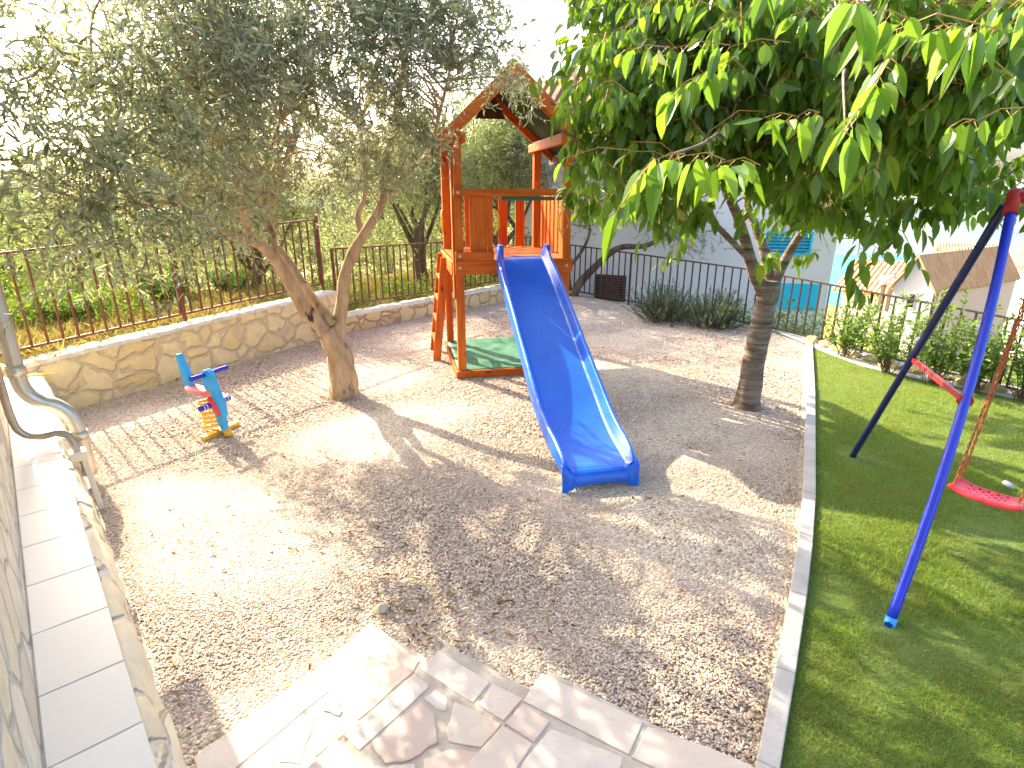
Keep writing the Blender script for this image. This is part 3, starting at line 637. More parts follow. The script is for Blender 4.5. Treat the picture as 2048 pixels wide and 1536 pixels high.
cblobs = [B(1250, 110, 4.2, .55, .7, .5), B(1200, 260, 4.0, .42, .5, .34), B(1180, 60, 4.4, .45, .6, .4), B(1330, 200, 4.0, .55, .7, .5), B(1290, 360, 4.3, .5, .6, .36), B(1340, 420, 4.6, .4, .5, .25), B(1200, 380, 4.5, .3, .4, .18),
          B(1450, 60, 3.8, .6, .8, .5), B(1480, 220, 4.2, .7, .8, .5), B(1560, 330, 4.4, .6, .7, .4), B(1650, 120, 3.5, .6, .7, .45), B(1700, 260, 3.8, .6, .7, .4), B(1680, 390, 4.2, .55, .6, .28), B(1620, 450, 4.5, .3, .4, .18),
          B(1800, 60, 3.2, .5, .6, .4), B(1830, 220, 3.3, .42, .5, .3), B(1800, 360, 3.9, .4, .5, .24), B(1900, 330, 3.5, .3, .4, .2), B(1930, 100, 2.9, .3, .4, .3), B(1400, -20, 4.5, .7, .8, .35), B(1750, -10, 4.0, .6, .7, .3), B(1450, 200, 5.6, .9, .8, .6), B(1700, 240, 5.2, .8, .7, .5),
          B(1250, 430, 4.9, .3, .4, .14), B(1960, 420, 4.3, .25, .4, .12), B(1740, 450, 4.7, .3, .35, .14), B(1880, 60, 3.0, .35, .5, .3), B(1990, 40, 2.8, .25, .4, .2), B(1960, 180, 3.1, .22, .4, .2), B(2010, 120, 3.0, .25, .4, .22), B(2050, 330, 3.6, .25, .4, .2), B(1970, 300, 3.9, .25, .3, .2), B(1900, 370, 4.1, .3, .4, .16), B(1990, 400, 4.4, .25, .4, .14), B(1830, 420, 4.4, .25, .4, .12), (np.array([2.0, 7.6, 3.0]), (.9, 1.2, .5)), (np.array([1.4, 7.9, 3.2]), (.5, 1.0, .4)), (np.array([2.9, 7.2, 2.9]), (.7, 1.1, .5))]
def proj_np(c):
    d = c - np.array([0, 0, CAM_H]); dep = d[:, 1] * CP - d[:, 2] * SP
    return 1024 + F_PX * d[:, 0] / dep, 768 - F_PX * (d[:, 1] * SP + d[:, 2] * CP) / dep
def keep_c(c):
    X, Yp = proj_np(c)
    hem = np.interp(X, [1080, 1130, 1180, 1330, 1450, 1560, 1680, 1800, 1900, 2100], [300, 380, 440, 460, 400, 440, 480, 450, 420, 450])
    lft = np.interp(Yp, [-200, 0, 60, 100, 190, 230, 300, 380, 460], [1100, 1135, 1145, 1205, 1210, 1175, 1130, 1150, 1190])
    skyhole = (X > 1925) & (Yp > 30) & (Yp < 240) & (rng.random(len(c)) < .3)
    return (Yp < hem - 25) & (X > lft + 10) & (c[:, 1] > 1.9) & ~skyhole & ~((X > 1930) & (Yp > 290) & (c[:, 1] < 3.6))
cq, cuq, _ = sample_blobs([(b[0], (b[1][0], b[1][1] * .55, b[1][2])) for b in cblobs], 600, .45); m_ = keep_c(cq); cq, cuq = cq[m_], cuq[m_]
kk = 3; cp_ = np.repeat(cq, kk, 0) + rng.normal(size=(len(cq) * kk, 3)) * np.array([.13, .13, .09]); cu = np.repeat(cuq, kk, 0)
cp_[:, 1] = np.maximum(cp_[:, 1], 1.85)
nsh = len(cp_); dsh = unit(cu * .8 + rng.normal(size=(nsh, 3)) * .5 + np.array([-.1, -.2, .0])); dsh[:, 2] *= .4; dsh = unit(dsh)
sets = [cherry_shoots(cp_ - dsh * .15, dsh, rng.uniform(.22, .42, nsh), 12, .22, gaps=True)]
# the long shoots that hang nearest to the camera
def near_shoot(pts, lps, leaf):
    P = [wp(*p) for p in pts]; out = []
    for a, b in zip(P[:-1], P[1:]):
        dd = b - a; out.append(cherry_shoots(np.array([a]), unit(dd)[None], np.array([np.linalg.norm(dd)]), lps, .02, .003, leaf))
    return out
for pts, lps, lf in [([(1520, 330, 2.3), (1450, 320, 2.1), (1370, 308, 1.95), (1310, 318, 1.85), (1240, 410, 1.8)], 7, (.125, .05)),
                     ([(1790, 110, 2.4), (1760, 150, 2.2), (1720, 215, 2.05), (1690, 260, 1.95)], 6, (.125, .05)),
                     ([(1640, 225, 2.6), (1590, 232, 2.4), (1530, 232, 2.3)], 6, (.12, .048)),
                     ([(1440, 130, 3.0), (1400, 150, 2.8), (1340, 190, 2.7)], 7, (.12, .048)),
                     ([(1580, 85, 3.0), (1460, 90, 2.9), (1340, 95, 2.8), (1250, 98, 2.75)], 7, (.11, .045)),
                     ([(2000, 60, 2.2), (1930, 60, 2.1), (1870, 50, 2.0)], 6, (.13, .052)),
                     ([(1820, 40, 2.1), (1740, 20, 2.0), (1690, -10, 1.95)], 6, (.13, .05)),
                     ([(1560, 500, 4.4), (1540, 505, 4.2), (1520, 520, 4.1)], 4, (.15, .06)),
                     ([(1720, 480, 3.6), (1715, 520, 3.5), (1710, 560, 3.45), (1730, 585, 3.4)], 4, (.13, .05)),
                     ([(1640, 500, 4.4), (1610, 505, 4.3), (1590, 520, 4.25)], 4, (.12, .05)),
                     ([(1380, 470, 5.0), (1350, 500, 4.9), (1320, 530, 4.8)], 5, (.11, .045)),
                     ([(1350, 322, 3.2), (1260, 300, 3.0), (1130, 312, 2.8)], 3, (.09, .04)),
                     ([(2048, 215, 2.3), (1950, 240, 2.2), (1900, 250, 2.1)], 4, (.10, .045))]:
    sets += near_shoot(pts, lps, lf)
merge_leaf('crown', sets, [M['cherry_leaf'], M['twig']], cherry, cb)
branches_to(ck, cskel, [c - cb for c in cq[::2]], .009)
ck.build('trunk', M['cherry_bark'], cherry)

# ------------------------------------------------------------------ house wall, tiled ledge, downpipes
hs = thing('stone_house', 'house wall faced with irregular cream stones beside the white tiled ledge', 'house', tuple(np.append(lp(-5.75, -.222), 0)), math.atan2(LD[1], LD[0]))
h = MB(); h.box(0, 9.0, -5, 0, -.3, 4.4); h.build('wall', M['clad_house'], hs)
h = MB(); h.box(-1.25, 9.2, -5.2, .24, 2.92, 3.05); h.build('balcony_slab', M['white_wall'], hs)
lg = thing('tiled_ledge', 'low ledge with white stone tiles on top along the house wall', 'ledge', tuple(np.append(lp(-7.15, -.22), 0)), math.atan2(LD[1], LD[0]))
h = MB(); NSEG = 60; LL = 5.62
# rough stone front face
fv = []
for i in range(NSEG + 1):
    a = LL * i / NSEG
    for k, (b, z) in enumerate(((.332, -.05), (.330, .10), (.324, .22), (.314, .33), (.300, .41), (.282, .448), (.262, .462), (.250, .455))):
        q = .011 * math.sin(a * 5 + z * 9) + .010 * math.sin(a * 13 + z * 21) + random.uniform(-.006, .006) if k < 6 else 0
        fv.append((a, b + q, z + (q * .6 if 3 < k < 6 else 0)))
fs = [(i * 8 + k, (i + 1) * 8 + k, (i + 1) * 8 + k + 1, i * 8 + k + 1) for i in range(NSEG) for k in range(7)]
h.add(fv, fs, 0, True)
h.box(0, LL, .002, .252, -.05, .436, 0); h.build('stone_face', M['clad_ledge'], lg)
h = MB(); h.box(0, LL, -.0015, .246, .437, .449); h.box(0, LL, -.0015, .0035, .4492, .474); h.build('bedding', M['mortar'], lg)
h = MB(); a = .0; wl = [.33] * 20
joints = [0, .30, .62, .95, 1.29, 1.63, 1.98, 2.34, 2.71, 3.08, 3.45, 3.82, 4.2, 4.58, 4.96, 5.3, 5.62]
for j0, j1 in zip(joints[:-1], joints[1:]): h.box(j0 + .002, j1 - .002, .004, .252, .4495, .48)
h.build('tile_cap', M['tile'], lg, bevel=.003)
def L3(a, n, z): return np.append(lp(a, n), z)
off = L3(-5.05, .16, 0)
dpz = thing('downpipe', 'thick grey metal downpipe with double bend over the tiled ledge', 'drainpipe', tuple(off))
h = MB(); P = [L3(-5.10, -.085, 4.2), L3(-5.10, -.085, 2.5), L3(-5.10, -.085, 1.1), L3(-5.10, -.085, .86), L3(-5.10, -.06, .76), L3(-5.09, .0, .69), L3(-5.08, .07, .65), L3(-5.07, .13, .58), L3(-5.06, .16, .47), L3(-5.05, .165, .3), L3(-5.05, .165, .08)]
h.tube([p - off for p in curve_pts(P, 5)], .05, 16); h.build('pipe', M['steel'], dpz)
h = MB(); h.tube([L3(-5.10, -.085, .90) - off, L3(-5.10, -.085, .98) - off], .056, 16); h.build('sleeve', M['steel'], dpz)
h = MB(); h.tube([L3(-5.055, .163, .43) - off, L3(-5.055, .163, .37) - off], .056, 16); h.build('sleeve', M['steel'], dpz)
off = L3(-4.62, .14, 0)
dp2 = thing('drain_spout', 'thin bent metal pipe ending in a pale square spout beside the ledge', 'drainpipe', tuple(off))
h = MB(); P = [L3(-4.72, -.17, 2.6), L3(-4.72, -.17, 1.0), L3(-4.72, -.165, .70), L3(-4.71, -.13, .60), L3(-4.69, -.05, .565), L3(-4.67, .04, .575), L3(-4.65, .09, .545), L3(-4.63, .11, .48), L3(-4.62, .115, .42)]
h.tube([p - off for p in curve_pts(P, 5)], .024, 12); h.build('pipe', M['copper'], dp2)
h = MB(); h.bar(L3(-4.62, .115, .44) - off, L3(-4.62, .115, .375) - off, .11, .10, (*LN, 0)); h.build('collar_box', M['pipe_box'], dp2, bevel=.006)
h = MB(); h.bar(L3(-4.62, .140, .38) - off, L3(-4.56, .165, .0) - off, .05, .035, (*LN, 0)); h.build('spout', M['pipe_box'], dp2, bevel=.004)

# ------------------------------------------------------------------ stone steps
st = thing('stone_staircase', 'pale flagstone garden steps with grey mortar joints at the edge of the gravel', 'steps', tuple(gp(740, 1245, .06) * np.array([1, 1, 0])))
so_ = np.array(st.location); U, Wv = np.array([.832, -.555]), np.array([.555, .832]); S0 = gp(740, 1245, .06)[:2]
def sp_(u, w): return S0 + U * u + Wv * w
ZS = (.06, .20, .34)
flags = [
 [[(386, 1513), (621, 1343), (659, 1381), (460, 1545), (400, 1560)], [(646, 1328), (742, 1245), (840, 1321), (824, 1346), (716, 1440), (671, 1390), (646, 1346)], [(643, 1410), (657, 1391), (671, 1393), (685, 1422), (679, 1432), (647, 1422)], [(542, 1484), (618, 1424), (632, 1431), (599, 1528), (559, 1525), (540, 1495)], [(641, 1434), (665, 1437), (712, 1447), (685, 1472), (632, 1513), (615, 1501)], [(466, 1542), (536, 1501), (546, 1513), (548, 1536), (540, 1560), (465, 1560)]],
 [[(687, 1470), (829, 1346), (858, 1368), (857, 1375), (719, 1501)], [(600, 1545), (676, 1479), (729, 1536), (712, 1565), (590, 1565)], [(838, 1337), (877, 1301), (980, 1364), (946, 1406)], [(956, 1409), (985, 1367), (1046, 1397), (1007, 1442)], [(741, 1490), (843, 1402), (868, 1428), (876, 1485), (820, 1520), (770, 1528)], [(910, 1403), (1003, 1447), (963, 1495), (928, 1490), (896, 1483), (893, 1455)], [(846, 1396), (870, 1380), (896, 1396), (893, 1422), (874, 1419)], [(850, 1516), (905, 1498), (958, 1503), (935, 1540), (840, 1565)], [(742, 1530), (770, 1534), (830, 1526), (830, 1565), (730, 1565)]],
 [[(1009, 1447), (1045, 1407), (1101, 1443), (1068, 1485)], [(1005, 1451), (1066, 1488), (1010, 1572), (890, 1575)], [(1046, 1402), (1082, 1346), (1287, 1443), (1258, 1510)], [(1270, 1503), (1297, 1451), (1485, 1522), (1560, 1560), (1420, 1580), (1262, 1515)], [(1046, 1522), (1100, 1457), (1245, 1513), (1232, 1560), (1020, 1580)]]]
us = (0.0, .50, 1.02); 
for k in range(3):
    z = ZS[k]; mb = MB(); u1 = us[k + 1] + .02 if k < 2 else 2.2
    q = [sp_(us[k] + .012, -.012), sp_(u1, -.012), sp_(u1, -1.05), sp_(us[k] + .012, -1.05)]
    mb.prism([tuple(p - so_[:2]) for p in q], -.1 if k == 0 else ZS[k - 1] - .05, z - .004)
    stp = mb.build('step', M['mortar'], st)
    fm = MB()
    for f in flags[k]:
        P = [gp(x, y, z)[:2] - so_[:2] for x, y in f]; c = np.mean(P, 0); Q = []
        n = len(P)
        for i in range(n):                      # slightly broken stone edges
            a, b = P[i], P[(i + 1) % n]; L_ = np.linalg.norm(b - a)
            Q.append(a)
            if L_ > .07 and n > 4:
                for t in (.33, .66): Q.append(a + (b - a) * t + np.array([-(b - a)[1], (b - a)[0]]) / L_ * random.uniform(-.005, .005))
        fm.prism([tuple(p) for p in Q], z - .04, z + random.uniform(-.001, .002))
    fm.build('paving', M['flag'], stp, bevel=.004)

# ------------------------------------------------------------------ walls
def rough_wall(name, A, B_, n_out, th, h0, h1, label, mat, cap_h=.035, seg=40):
    d = B_ - A; L_ = np.linalg.norm(d); root = thing(name, label, 'wall', (A[0], A[1], 0), math.atan2(d[1], d[0]))
    mb = MB(); sgn = 1
    v = []
    for i in range(seg + 1):
        t = i / seg; hh = h0 + (h1 - h0) * t
        for k in range(6):
            z = -.08 + (hh + .08) * k / 5; v.append((L_ * t, random.uniform(-.010, .004), z))
    mb.add(v, [(i * 6 + k, (i + 1) * 6 + k, (i + 1) * 6 + k + 1, i * 6 + k + 1) for i in range(seg) for k in range(5)], 0, True)
    n = len(mb.v)
    mb.add([(0, .012, -.08), (L_, .012, -.08), (L_, th, -.08), (0, th, -.08), (0, .012, h0), (L_, .012, h1), (L_, th, h1), (0, th, h0)], [(0, 3, 7, 4), (2, 6, 7, 3)[::1], (1, 5, 6, 2), (4, 7, 6, 5)], 0)
    mb.build('stone_face', mat, root)
    mb = MB(); v = []
    for i in range(seg * 2 + 1):
        t = i / (seg * 2); hh = h0 + (h1 - h0) * t; j = lambda s: random.uniform(-s, s)
        v += [(L_ * t, -.012 + j(.009), hh + .002), (L_ * t, -.006 + j(.010), hh + cap_h + j(.008)), (L_ * t, th * .5, hh + cap_h + .008 + j(.008)), (L_ * t, th + .01, hh + cap_h + j(.008)), (L_ * t, th + .012, hh + .002)]
    mb.add(v, [(i * 5 + k, (i + 1) * 5 + k, (i + 1) * 5 + k + 1, i * 5 + k + 1) for i in range(seg * 2) for k in range(4)], 0, True)
    mb.add([v[i] for i in range(5)], [(0, 1, 2, 3, 4)]); mb.add([v[-5 + i] for i in range(5)], [(4, 3, 2, 1, 0)])
    mb.build('coping', M['coping'], root); return root
rough_wall('stone_wall', WA, WB, WN, .26, .52, .63, 'tall yellow crazy-paved stone retaining wall behind the spring rocker', M['clad_wall'])
rough_wall('stone_wall', MA, MBp, None, .26, .24, .30, 'low yellow stone wall behind the play tower', M['clad_low'])

# ------------------------------------------------------------------ fences
def fence(name, P, zb, zt, sp, label, mat, posts, group=None, bw=.019, pz0=-.1, post_ext=0.0):
    P = [np.array(p, float) for p in P]; o = np.array([P[0][0], P[0][1], 0.0])
    root = thing(name, label, 'fence', tuple(o)); n = len(P)
    if np.isscalar(zb): zb = [zb] * n
    if np.isscalar(zt): zt = [zt] * n
    bars = MB()
    for i in range(n - 1):
        a, b = P[i], P[i + 1]; L_ = np.linalg.norm(b - a); k = max(int(L_ / sp), 1)
        for j in range(k):
            t = (j + .5) / k; p = a + (b - a) * t; z0 = zb[i] + (zb[i + 1] - zb[i]) * t; z1 = zt[i] + (zt[i + 1] - zt[i]) * t
            bars.bar((*(p - o[:2]), z0), (*(p - o[:2]), z1), bw, bw, (*((b - a) / L_), 0))
        for zz, nm in ((zt, 'top_rail'), (zb, 'bottom_rail')):
            r = MB(); r.bar(np.array([*(a - o[:2]), zz[i]]), np.array([*(b - o[:2]), zz[i + 1]]), .035, .022); r.build(nm, mat, root)
    bars.build('bar_panel', mat, root)
    for (seg_i, t, ext) in posts:
        a, b = P[seg_i], P[seg_i + 1]; p = a + (b - a) * t; z1 = zt[seg_i] + (zt[seg_i + 1] - zt[seg_i]) * t; z0 = zb[seg_i] + (zb[seg_i + 1] - zb[seg_i]) * t
        m = MB(); m.bar((*(p - o[:2]), z0 - .22), (*(p - o[:2]), z1 + ext), .034, .034, (*WD, 0)); m.build('post', mat, root)
    return root
fo = .30
fl0 = WA + WN * fo - WD * 2.6; fl1 = WB + WN * .24
fence('metal_fence', [fl0, WA + WN * fo, fl1], [.62, .64, .77], [1.52, 1.55, 1.72], .138, 'rusty brown railing fence on the tall yellow stone wall', M['rust'], [(1, .0, 0), (1, .46, 0), (1, .995, .06)])
mo = np.array([-(MBp - MA)[1], (MBp - MA)[0]]); mo /= np.linalg.norm(mo)
fence('metal_fence', [MA + mo * .2, MBp + mo * .2], [.40, .40], [1.28, 1.20], .135, 'brown railing fence on the low stone wall behind the play tower', M['rust'], [(0, .0, .0), (0, .5, 0), (0, .99, 0)])
fence('metal_fence', [FA, FB], [.10, .08], [1.06, .92], .15, 'dark railing fence in front of the big white house', M['iron'], [(0, .0, 0), (0, .42, 0), (0, .99, 0)])
fence('metal_fence', [FB, FC, FD], [.08, .05, .05], [.90, .80, .72], .15, 'dark railing fence behind the shrubs at the lawn edge', M['iron'], [(0, .01, 0), (0, .5, 0), (1, .0, 0), (1, .5, 0)])

# ------------------------------------------------------------------ play tower
TF = gp(918, 757); th_ = R(11.5)
tw = thing('play_tower', 'orange wooden play tower with gable roof, ladder and blue slide', 'playhouse', tuple(TF), th_)
TW, TD, PS = 1.33, 1.52, .095
def tb(name, boxes, mat, bevel=.006, parent=tw):
    m = MB()
    for b in boxes: m.box(*b)
    return m.build(name, mat, parent, bevel)
for (x, y, zt) in ((0, 0, 2.76), (TW - PS, 0, 2.70), (0, TD - PS, 2.62), (TW - PS, TD - PS, 2.62)):
    tb('post', [(x, x + PS, y, y + PS, -.03, zt)], W['z'])
tb('side_board', [(-.022, -.002, .02, .13, .95, 2.62)], W['z'])
tb('front_beam', [(-.004, TW + .004, -.034, -.003, 1.225, 1.385)], W['x'])
tb('kick_board', [(-.004, .435, -.036, -.003, 1.388, 1.475)], W['x'])
tb('front_rail', [(-.004, TW + .004, -.036, -.003, 2.065, 2.14)], W['x'])
tb('green_board', [(.52, TW - .1, -.005, .03, 2.015, 2.06)], M['green_paint'])
tb('back_beam', [(-.004, TW + .004, TD + .003, TD + .034, 1.225, 1.385)], W['x'])
tb('back_rail', [(-.004, TW + .004, TD + .003, TD + .034, 2.05, 2.13)], W['x'])
tb('side_beam', [(TW + .003, TW + .034, 0, TD, 1.225, 1.385)], W['y']); tb('side_rail', [(TW + .003, TW + .034, 0, TD, 2.05, 2.13)], W['y'])
tb('side_beam', [(-.034, -.003, .1, TD, 1.2, 1.36)], W['y'])
m = MB()
for i in range(13):
    y = .02 + i * .1135; m.box(.01, TW - .01, y, y + .103, 1.352, 1.378)
m.build('platform', W['x'], tw, .004)
tb('wall_plank', [(.17, .362, .0, .02, 1.39, 2.06)], W['z']); tb('wall_plank', [(.366, .43, -.002, .018, 1.39, 2.06)], W['z'])
for x in (.10, .30, .55, .76, 1.0): tb('wall_plank', [(x, x + .125, TD - .02, TD, 1.40, 2.06)], W['z'])
for i in range(7):
    y = .14 + i * .185; tb('wall_plank', [(TW - .02, TW, y, y + .125, 1.40, 2.06)], W['z'])
m = MB(); m.box(.0, TW, -.03, -.002, .0, .095); m.build('base_board', W['x'], tw, .005)
m = MB(); m.box(0, TW, TD + .002, TD + .03, 0, .09); m.build('base_board', W['x'], tw, .005)
m = MB(); m.box(-.03, -.002, -.03, TD, 0, .09); m.build('base_board', W['y'], tw, .005)
m = MB(); m.box(TW + .002, TW + .03, -.03, TD, 0, .09); m.build('base_board', W['y'], tw, .005)
# top plates running front to back
for x in (PS + .002, TW - PS - .05): tb('top_plate', [(x, x + .048, -.02, TD + .05, 2.60, 2.70)], W['y'])
tb('sunlit_plate_top', [(TW - PS - .052, TW - PS - .0, .03, TD - .25, 2.702, 2.708)], M['white_and_sunlit'], .001)  # white strip paints sunlight onto the top of the right plate
# roof
PKz, EVz, OH = 3.36, 2.58, .20; cx = TW / 2
def slope_x(s, t): return (cx + s * (cx + OH) * t, PKz - (PKz - EVz) * t)
for s in (-1, 1):
    m = MB()
    (xa, za), (xb, zb_) = slope_x(s, 0), slope_x(s, 1.0); nrm_ = np.array([s * (PKz - EVz), cx + OH]); nrm_ /= np.linalg.norm(nrm_)
    V = []
    for y in (-.02, TD + .18):
        for (x, z) in ((xa, za), (xb, zb_)):
            V += [(x, y, z - .012), (x + nrm_[0] * .03, y, z + nrm_[1] * .03 - .012)]
    m.add(V, [(0, 1, 3, 2), (4, 6, 7, 5), (0, 4, 5, 1), (2, 3, 7, 6), (1, 5, 7, 3), (0, 2, 6, 4)])
    m.build('roof_panel', M['roof_tarp'], tw)
    m = MB()
    for y0, y1 in ((-.052, -.022),):
        V = []
        for y in (y0, y1):
            for (t, dz) in ((0.0, 0), (1.02, 0), (1.0, -.15), (.0, -.17)):
                x, z = slope_x(s, t); V.append((x, y, z + dz + .035))
        m.add(V, [(0, 1, 2, 3), (7, 6, 5, 4), (0, 4, 5, 1), (1, 5, 6, 2), (2, 6, 7, 3), (3, 7, 4, 0)])
    m.build('barge_board', W['x'], tw, .004)
    for y0, y1 in ((.02, .065), (TD - .02, TD + .03)):
        m = MB(); V = []
        for y in (y0, y1):
            for (t, dz) in ((0.02, -.02), (1.0, -.02), (1.0, -.12), (.02, -.14)):
                x, z = slope_x(s, t); V.append((x, y, z + dz))
        m.add(V, [(0, 1, 2, 3), (7, 6, 5, 4), (0, 4, 5, 1), (1, 5, 6, 2), (2, 6, 7, 3), (3, 7, 4, 0)])
        m.build('rafter', W['x'], tw, .004)
    x, z = slope_x(s, 1.0); m = MB(); m.box(x - .04, x + .04, -.10, TD + .12, z - .13, z - .03); m.build('eave_beam', M['wood_dark'], tw, .004)
m = MB(); m.prism([(cx - .2, PKz - .36), (cx + .2, PKz - .36), (cx + .05, PKz - .1), (cx - .05, PKz - .1)], 0, .02)
o = m.build('ridge_plate', M['wood_dark'], tw); o.rotation_euler = (R(90), 0, 0); o.location = (0, TD - .01, 0)
# ladder
for y in (.82, 1.36):
    m = MB(); m.bar((-.20, y, -.02), (-.045, y, 1.33), .035, .10, (1, 0, 0)); m.build('ladder_rail', W['z'], tw, .005)
for i in range(4):
    z = .24 + i * .27; x = -.20 + .155 * z / 1.35; m = MB(); m.box(x - .05, x + .05, .84, 1.34, z, z + .028); m.build('ladder_rung', W['y'], tw, .004)
def handle(p, d):                                  # grab handle: a bowed bar between two feet
    m = MB(); p = np.array(p, float); d = np.array(d, float)
    m.tube(curve_pts([p + (0, 0, -.125), p + d * .02 + (0, 0, -.115), p + d * .055 + (0, 0, -.07), p + d * .06, p + d * .055 + (0, 0, .07), p + d * .02 + (0, 0, .115), p + (0, 0, .125)], 4), .0125, 8)
    m.build('handle', M['yellow'], tw)
handle((.425, -.03, 1.80), (.92, -.3, 0)); handle((TW - PS - .003, .0, 1.78), (-.9, -.4, 0)); handle((-.002, TD - .05, 1.75), (-.2, -.9, 0))
for (x, z) in ((.045, 2.10), (.045, 1.43), (.045, 1.30), (TW - .05, 1.30), (TW - .05, 2.10), (-.06, 2.66), (.06, 2.715)):
    m = MB(); y = -.037 if z < 2.5 else -.054; m.tube([(x, y, z), (x, y - .008, z)], [.017, .013], 10); m.build('bolt', M['bolt'], tw)
for (y, z) in ((TD - .05, 1.40), (.85, .86)):
    m = MB(); x = -.003 if z > 1 else -.155; m.tube([(x, y, z), (x - .01, y, z)], [.018, .014], 10); m.build('bolt', M['bolt'], tw)
# slide
prof = [(.10, 1.392), (.0, 1.398), (-.08, 1.385), (-.22, 1.32), (-.45, 1.195), (-.75, 1.03), (-1.05, .865), (-1.35, .69), (-1.65, .525), (-1.92, .385), (-2.14, .285), (-2.34, .215), (-2.54, .175), (-2.70, .158), (-2.80, .150), (-2.845, .138)]
pp = curve_pts([(0, a, b) for a, b in prof], 4); xc = .775
m = MB(); V = []; n = len(pp)
for i, p in enumerate(pp):
    t = i / (n - 1); d = pp[min(i + 1, n - 1)] - pp[max(i - 1, 0)]; d /= np.linalg.norm(d); up = np.array([0, -d[2], d[1]]); up = up if up[2] > 0 else -up
    wh = .112 if t < .8 else .112 - .06 * ((t - .8) / .2) ** 1.2
    if t < .12: wh = .11 + .01 * t / .12
    ws = float(np.interp(t, [0, .08, .25, .6, .85, 1], [1, 1.0, 1.10, 1.12, 1.03, .98])); xo = float(np.interp(t, [0, .06, .2, .5, .8, 1], [0, 0, -.035, -.02, -.025, -.045]))
    sec = [(-.215, .004), (-.235, .03), (-.252, wh - .012), (-.258, wh), (-.275, wh), (-.288, wh - .012), (-.292, .0), (-.285, -.045), (-.270, -.05), (-.262, -.012), (-.2, -.014)]
    sec = sec[::-1]; full = [(x, h_) for x, h_ in sec] + [(-x, h_) for x, h_ in sec[::-1]]
    # order: underside left -> outer left -> rim -> floor -> right mirrored
    for (x, h_) in full: V.append(np.array([xc + xo + x * ws, p[1], p[2]]) + up * h_)
k = 22
m.add(V, [(i * k + j, (i + 1) * k + j, (i + 1) * k + (j + 1) % k, i * k + (j + 1) % k) for i in range(n - 1) for j in range(k)], 0, True)
m.f.append(list(range(k))[::-1]); m.m.append(0); m.sm.append(False)
m.f.append([(n - 1) * k + j for j in range(k)]); m.m.append(0); m.sm.append(False)
# front lip: rounded, turned down with arched feet
Lp = []
xs_ = np.linspace(-.298, .298, 25)
for x in xs_:
    e = abs(x) / .298; top = .150 + (.058 if e > .84 else .0) + (.02 if .72 < e <= .84 else 0); bot = .045 - .05 * (e > .86) - .02 * (e > .7) + .012 * math.cos(x * 10)
    Lp += [(xc - .045 + x, -2.83, top), (xc - .045 + x, -2.875, top - .012), (xc - .045 + x, -2.90, top - .04), (xc - .045 + x, -2.905, bot), (xc - .045 + x, -2.885, bot), (xc - .045 + x, -2.865, top - .06)]
o_ = len(m.v); m.add(Lp, [(i * 6 + j, (i + 1) * 6 + j, (i + 1) * 6 + (j + 1) % 6, i * 6 + (j + 1) % 6) for i in range(24) for j in range(6)] + [(0, 1, 2, 3, 4, 5), tuple(24 * 6 + j for j in (5, 4, 3, 2, 1, 0))], 0, True)
# upright ears at the head of the slide
for s in (-1, 1):
    m.box(xc + s * .268 - .024, xc + s * .268 + .024, -.10, .05, 1.38, 1.545)
sld = m.build('slide', M['slide'], tw, .006); sld['label'] = 'glossy blue plastic slide'
# green sand pit cover
mc = thing('sandpit_cover', 'dark green tarpaulin cover lying under the play tower', 'cover', tuple(TF), th_)
m = MB(); GX, GY = 26, 30; V = []
for j in range(GY):
    for i in range(GX):
        x = .0 + TW * i / (GX - 1); y = -.0 + TD * j / (GY - 1); e = min(i, GX - 1 - i, j, GY - 1 - j)
        z = .10 + .012 * math.sin(x * 7 + y * 3) * math.sin(y * 5) - (.02 * min(e, 5) / 5) + .006 * math.sin(x * 23 + 2 * math.sin(y * 9)) + random.uniform(-.001, .001)
        V.append((x, y, z if e else .096))
m.add(V, [(j * GX + i, j * GX + i + 1, (j + 1) * GX + i + 1, (j + 1) * GX + i) for j in range(GY - 1) for i in range(GX - 1)], 0, True)
o = m.build('tarp', M['green_tarp'], mc); so2 = o.modifiers.new('s', 'SOLIDIFY'); so2.thickness = .004; so2.offset = -1

# ------------------------------------------------------------------ spring rocker
rc = np.array([-2.72, 4.86, 0.0]); fdir = math.atan2(-.36, .93)
rk = thing('spring_rocker', 'blue and red spring rocker on a yellow coil near the stone wall', 'spring rider', tuple(rc), fdir)
m = MB(); m.bar((.03, -.17, .025), (.03, .22, .025), .075, .04); m.build('base_bar', M['yellow'], rk, .01)
m = MB(); m.bar((-.13, 0, .055), (.16, 0, .055), .07, .02); m.tube([(.15, 0, 0), (.15, 0, .05)], .035, 10); m.build('base_plate', M['yellow'], rk, .008)
m = MB(); P = []
for i in range(121):
    a = i / 120 * 2 * math.pi * 6; P.append((.085 * math.cos(a) - .03 * i / 120, .085 * math.sin(a), .07 + .25 * i / 120))
m.tube(P, .0115, 7); m.build('spring', M['yellow'], rk)
m = MB()                                             # saddle: lofted rounded body
rings = [(-.25, .41, .03, .02), (-.22, .42, .06, .034), (-.15, .41, .08, .036), (-.06, .402, .06, .032), (.02, .405, .075, .04), (.06, .40, .05, .035), (.08, .395, .02, .02)]
V = []
for (x, z, ry, rz) in rings:
    for k in range(14):
        a = 2 * math.pi * k / 14; V.append((x, ry * math.cos(a), z + rz * math.sin(a)))
m.add(V, [(i * 14 + k, (i + 1) * 14 + k, (i + 1) * 14 + (k + 1) % 14, i * 14 + (k + 1) % 14) for i in range(len(rings) - 1) for k in range(14)] + [tuple(range(14)), tuple(range((len(rings) - 1) * 14, len(rings) * 14))[::-1]], 0, True)
m.build('seat', M['toy_red'], rk)
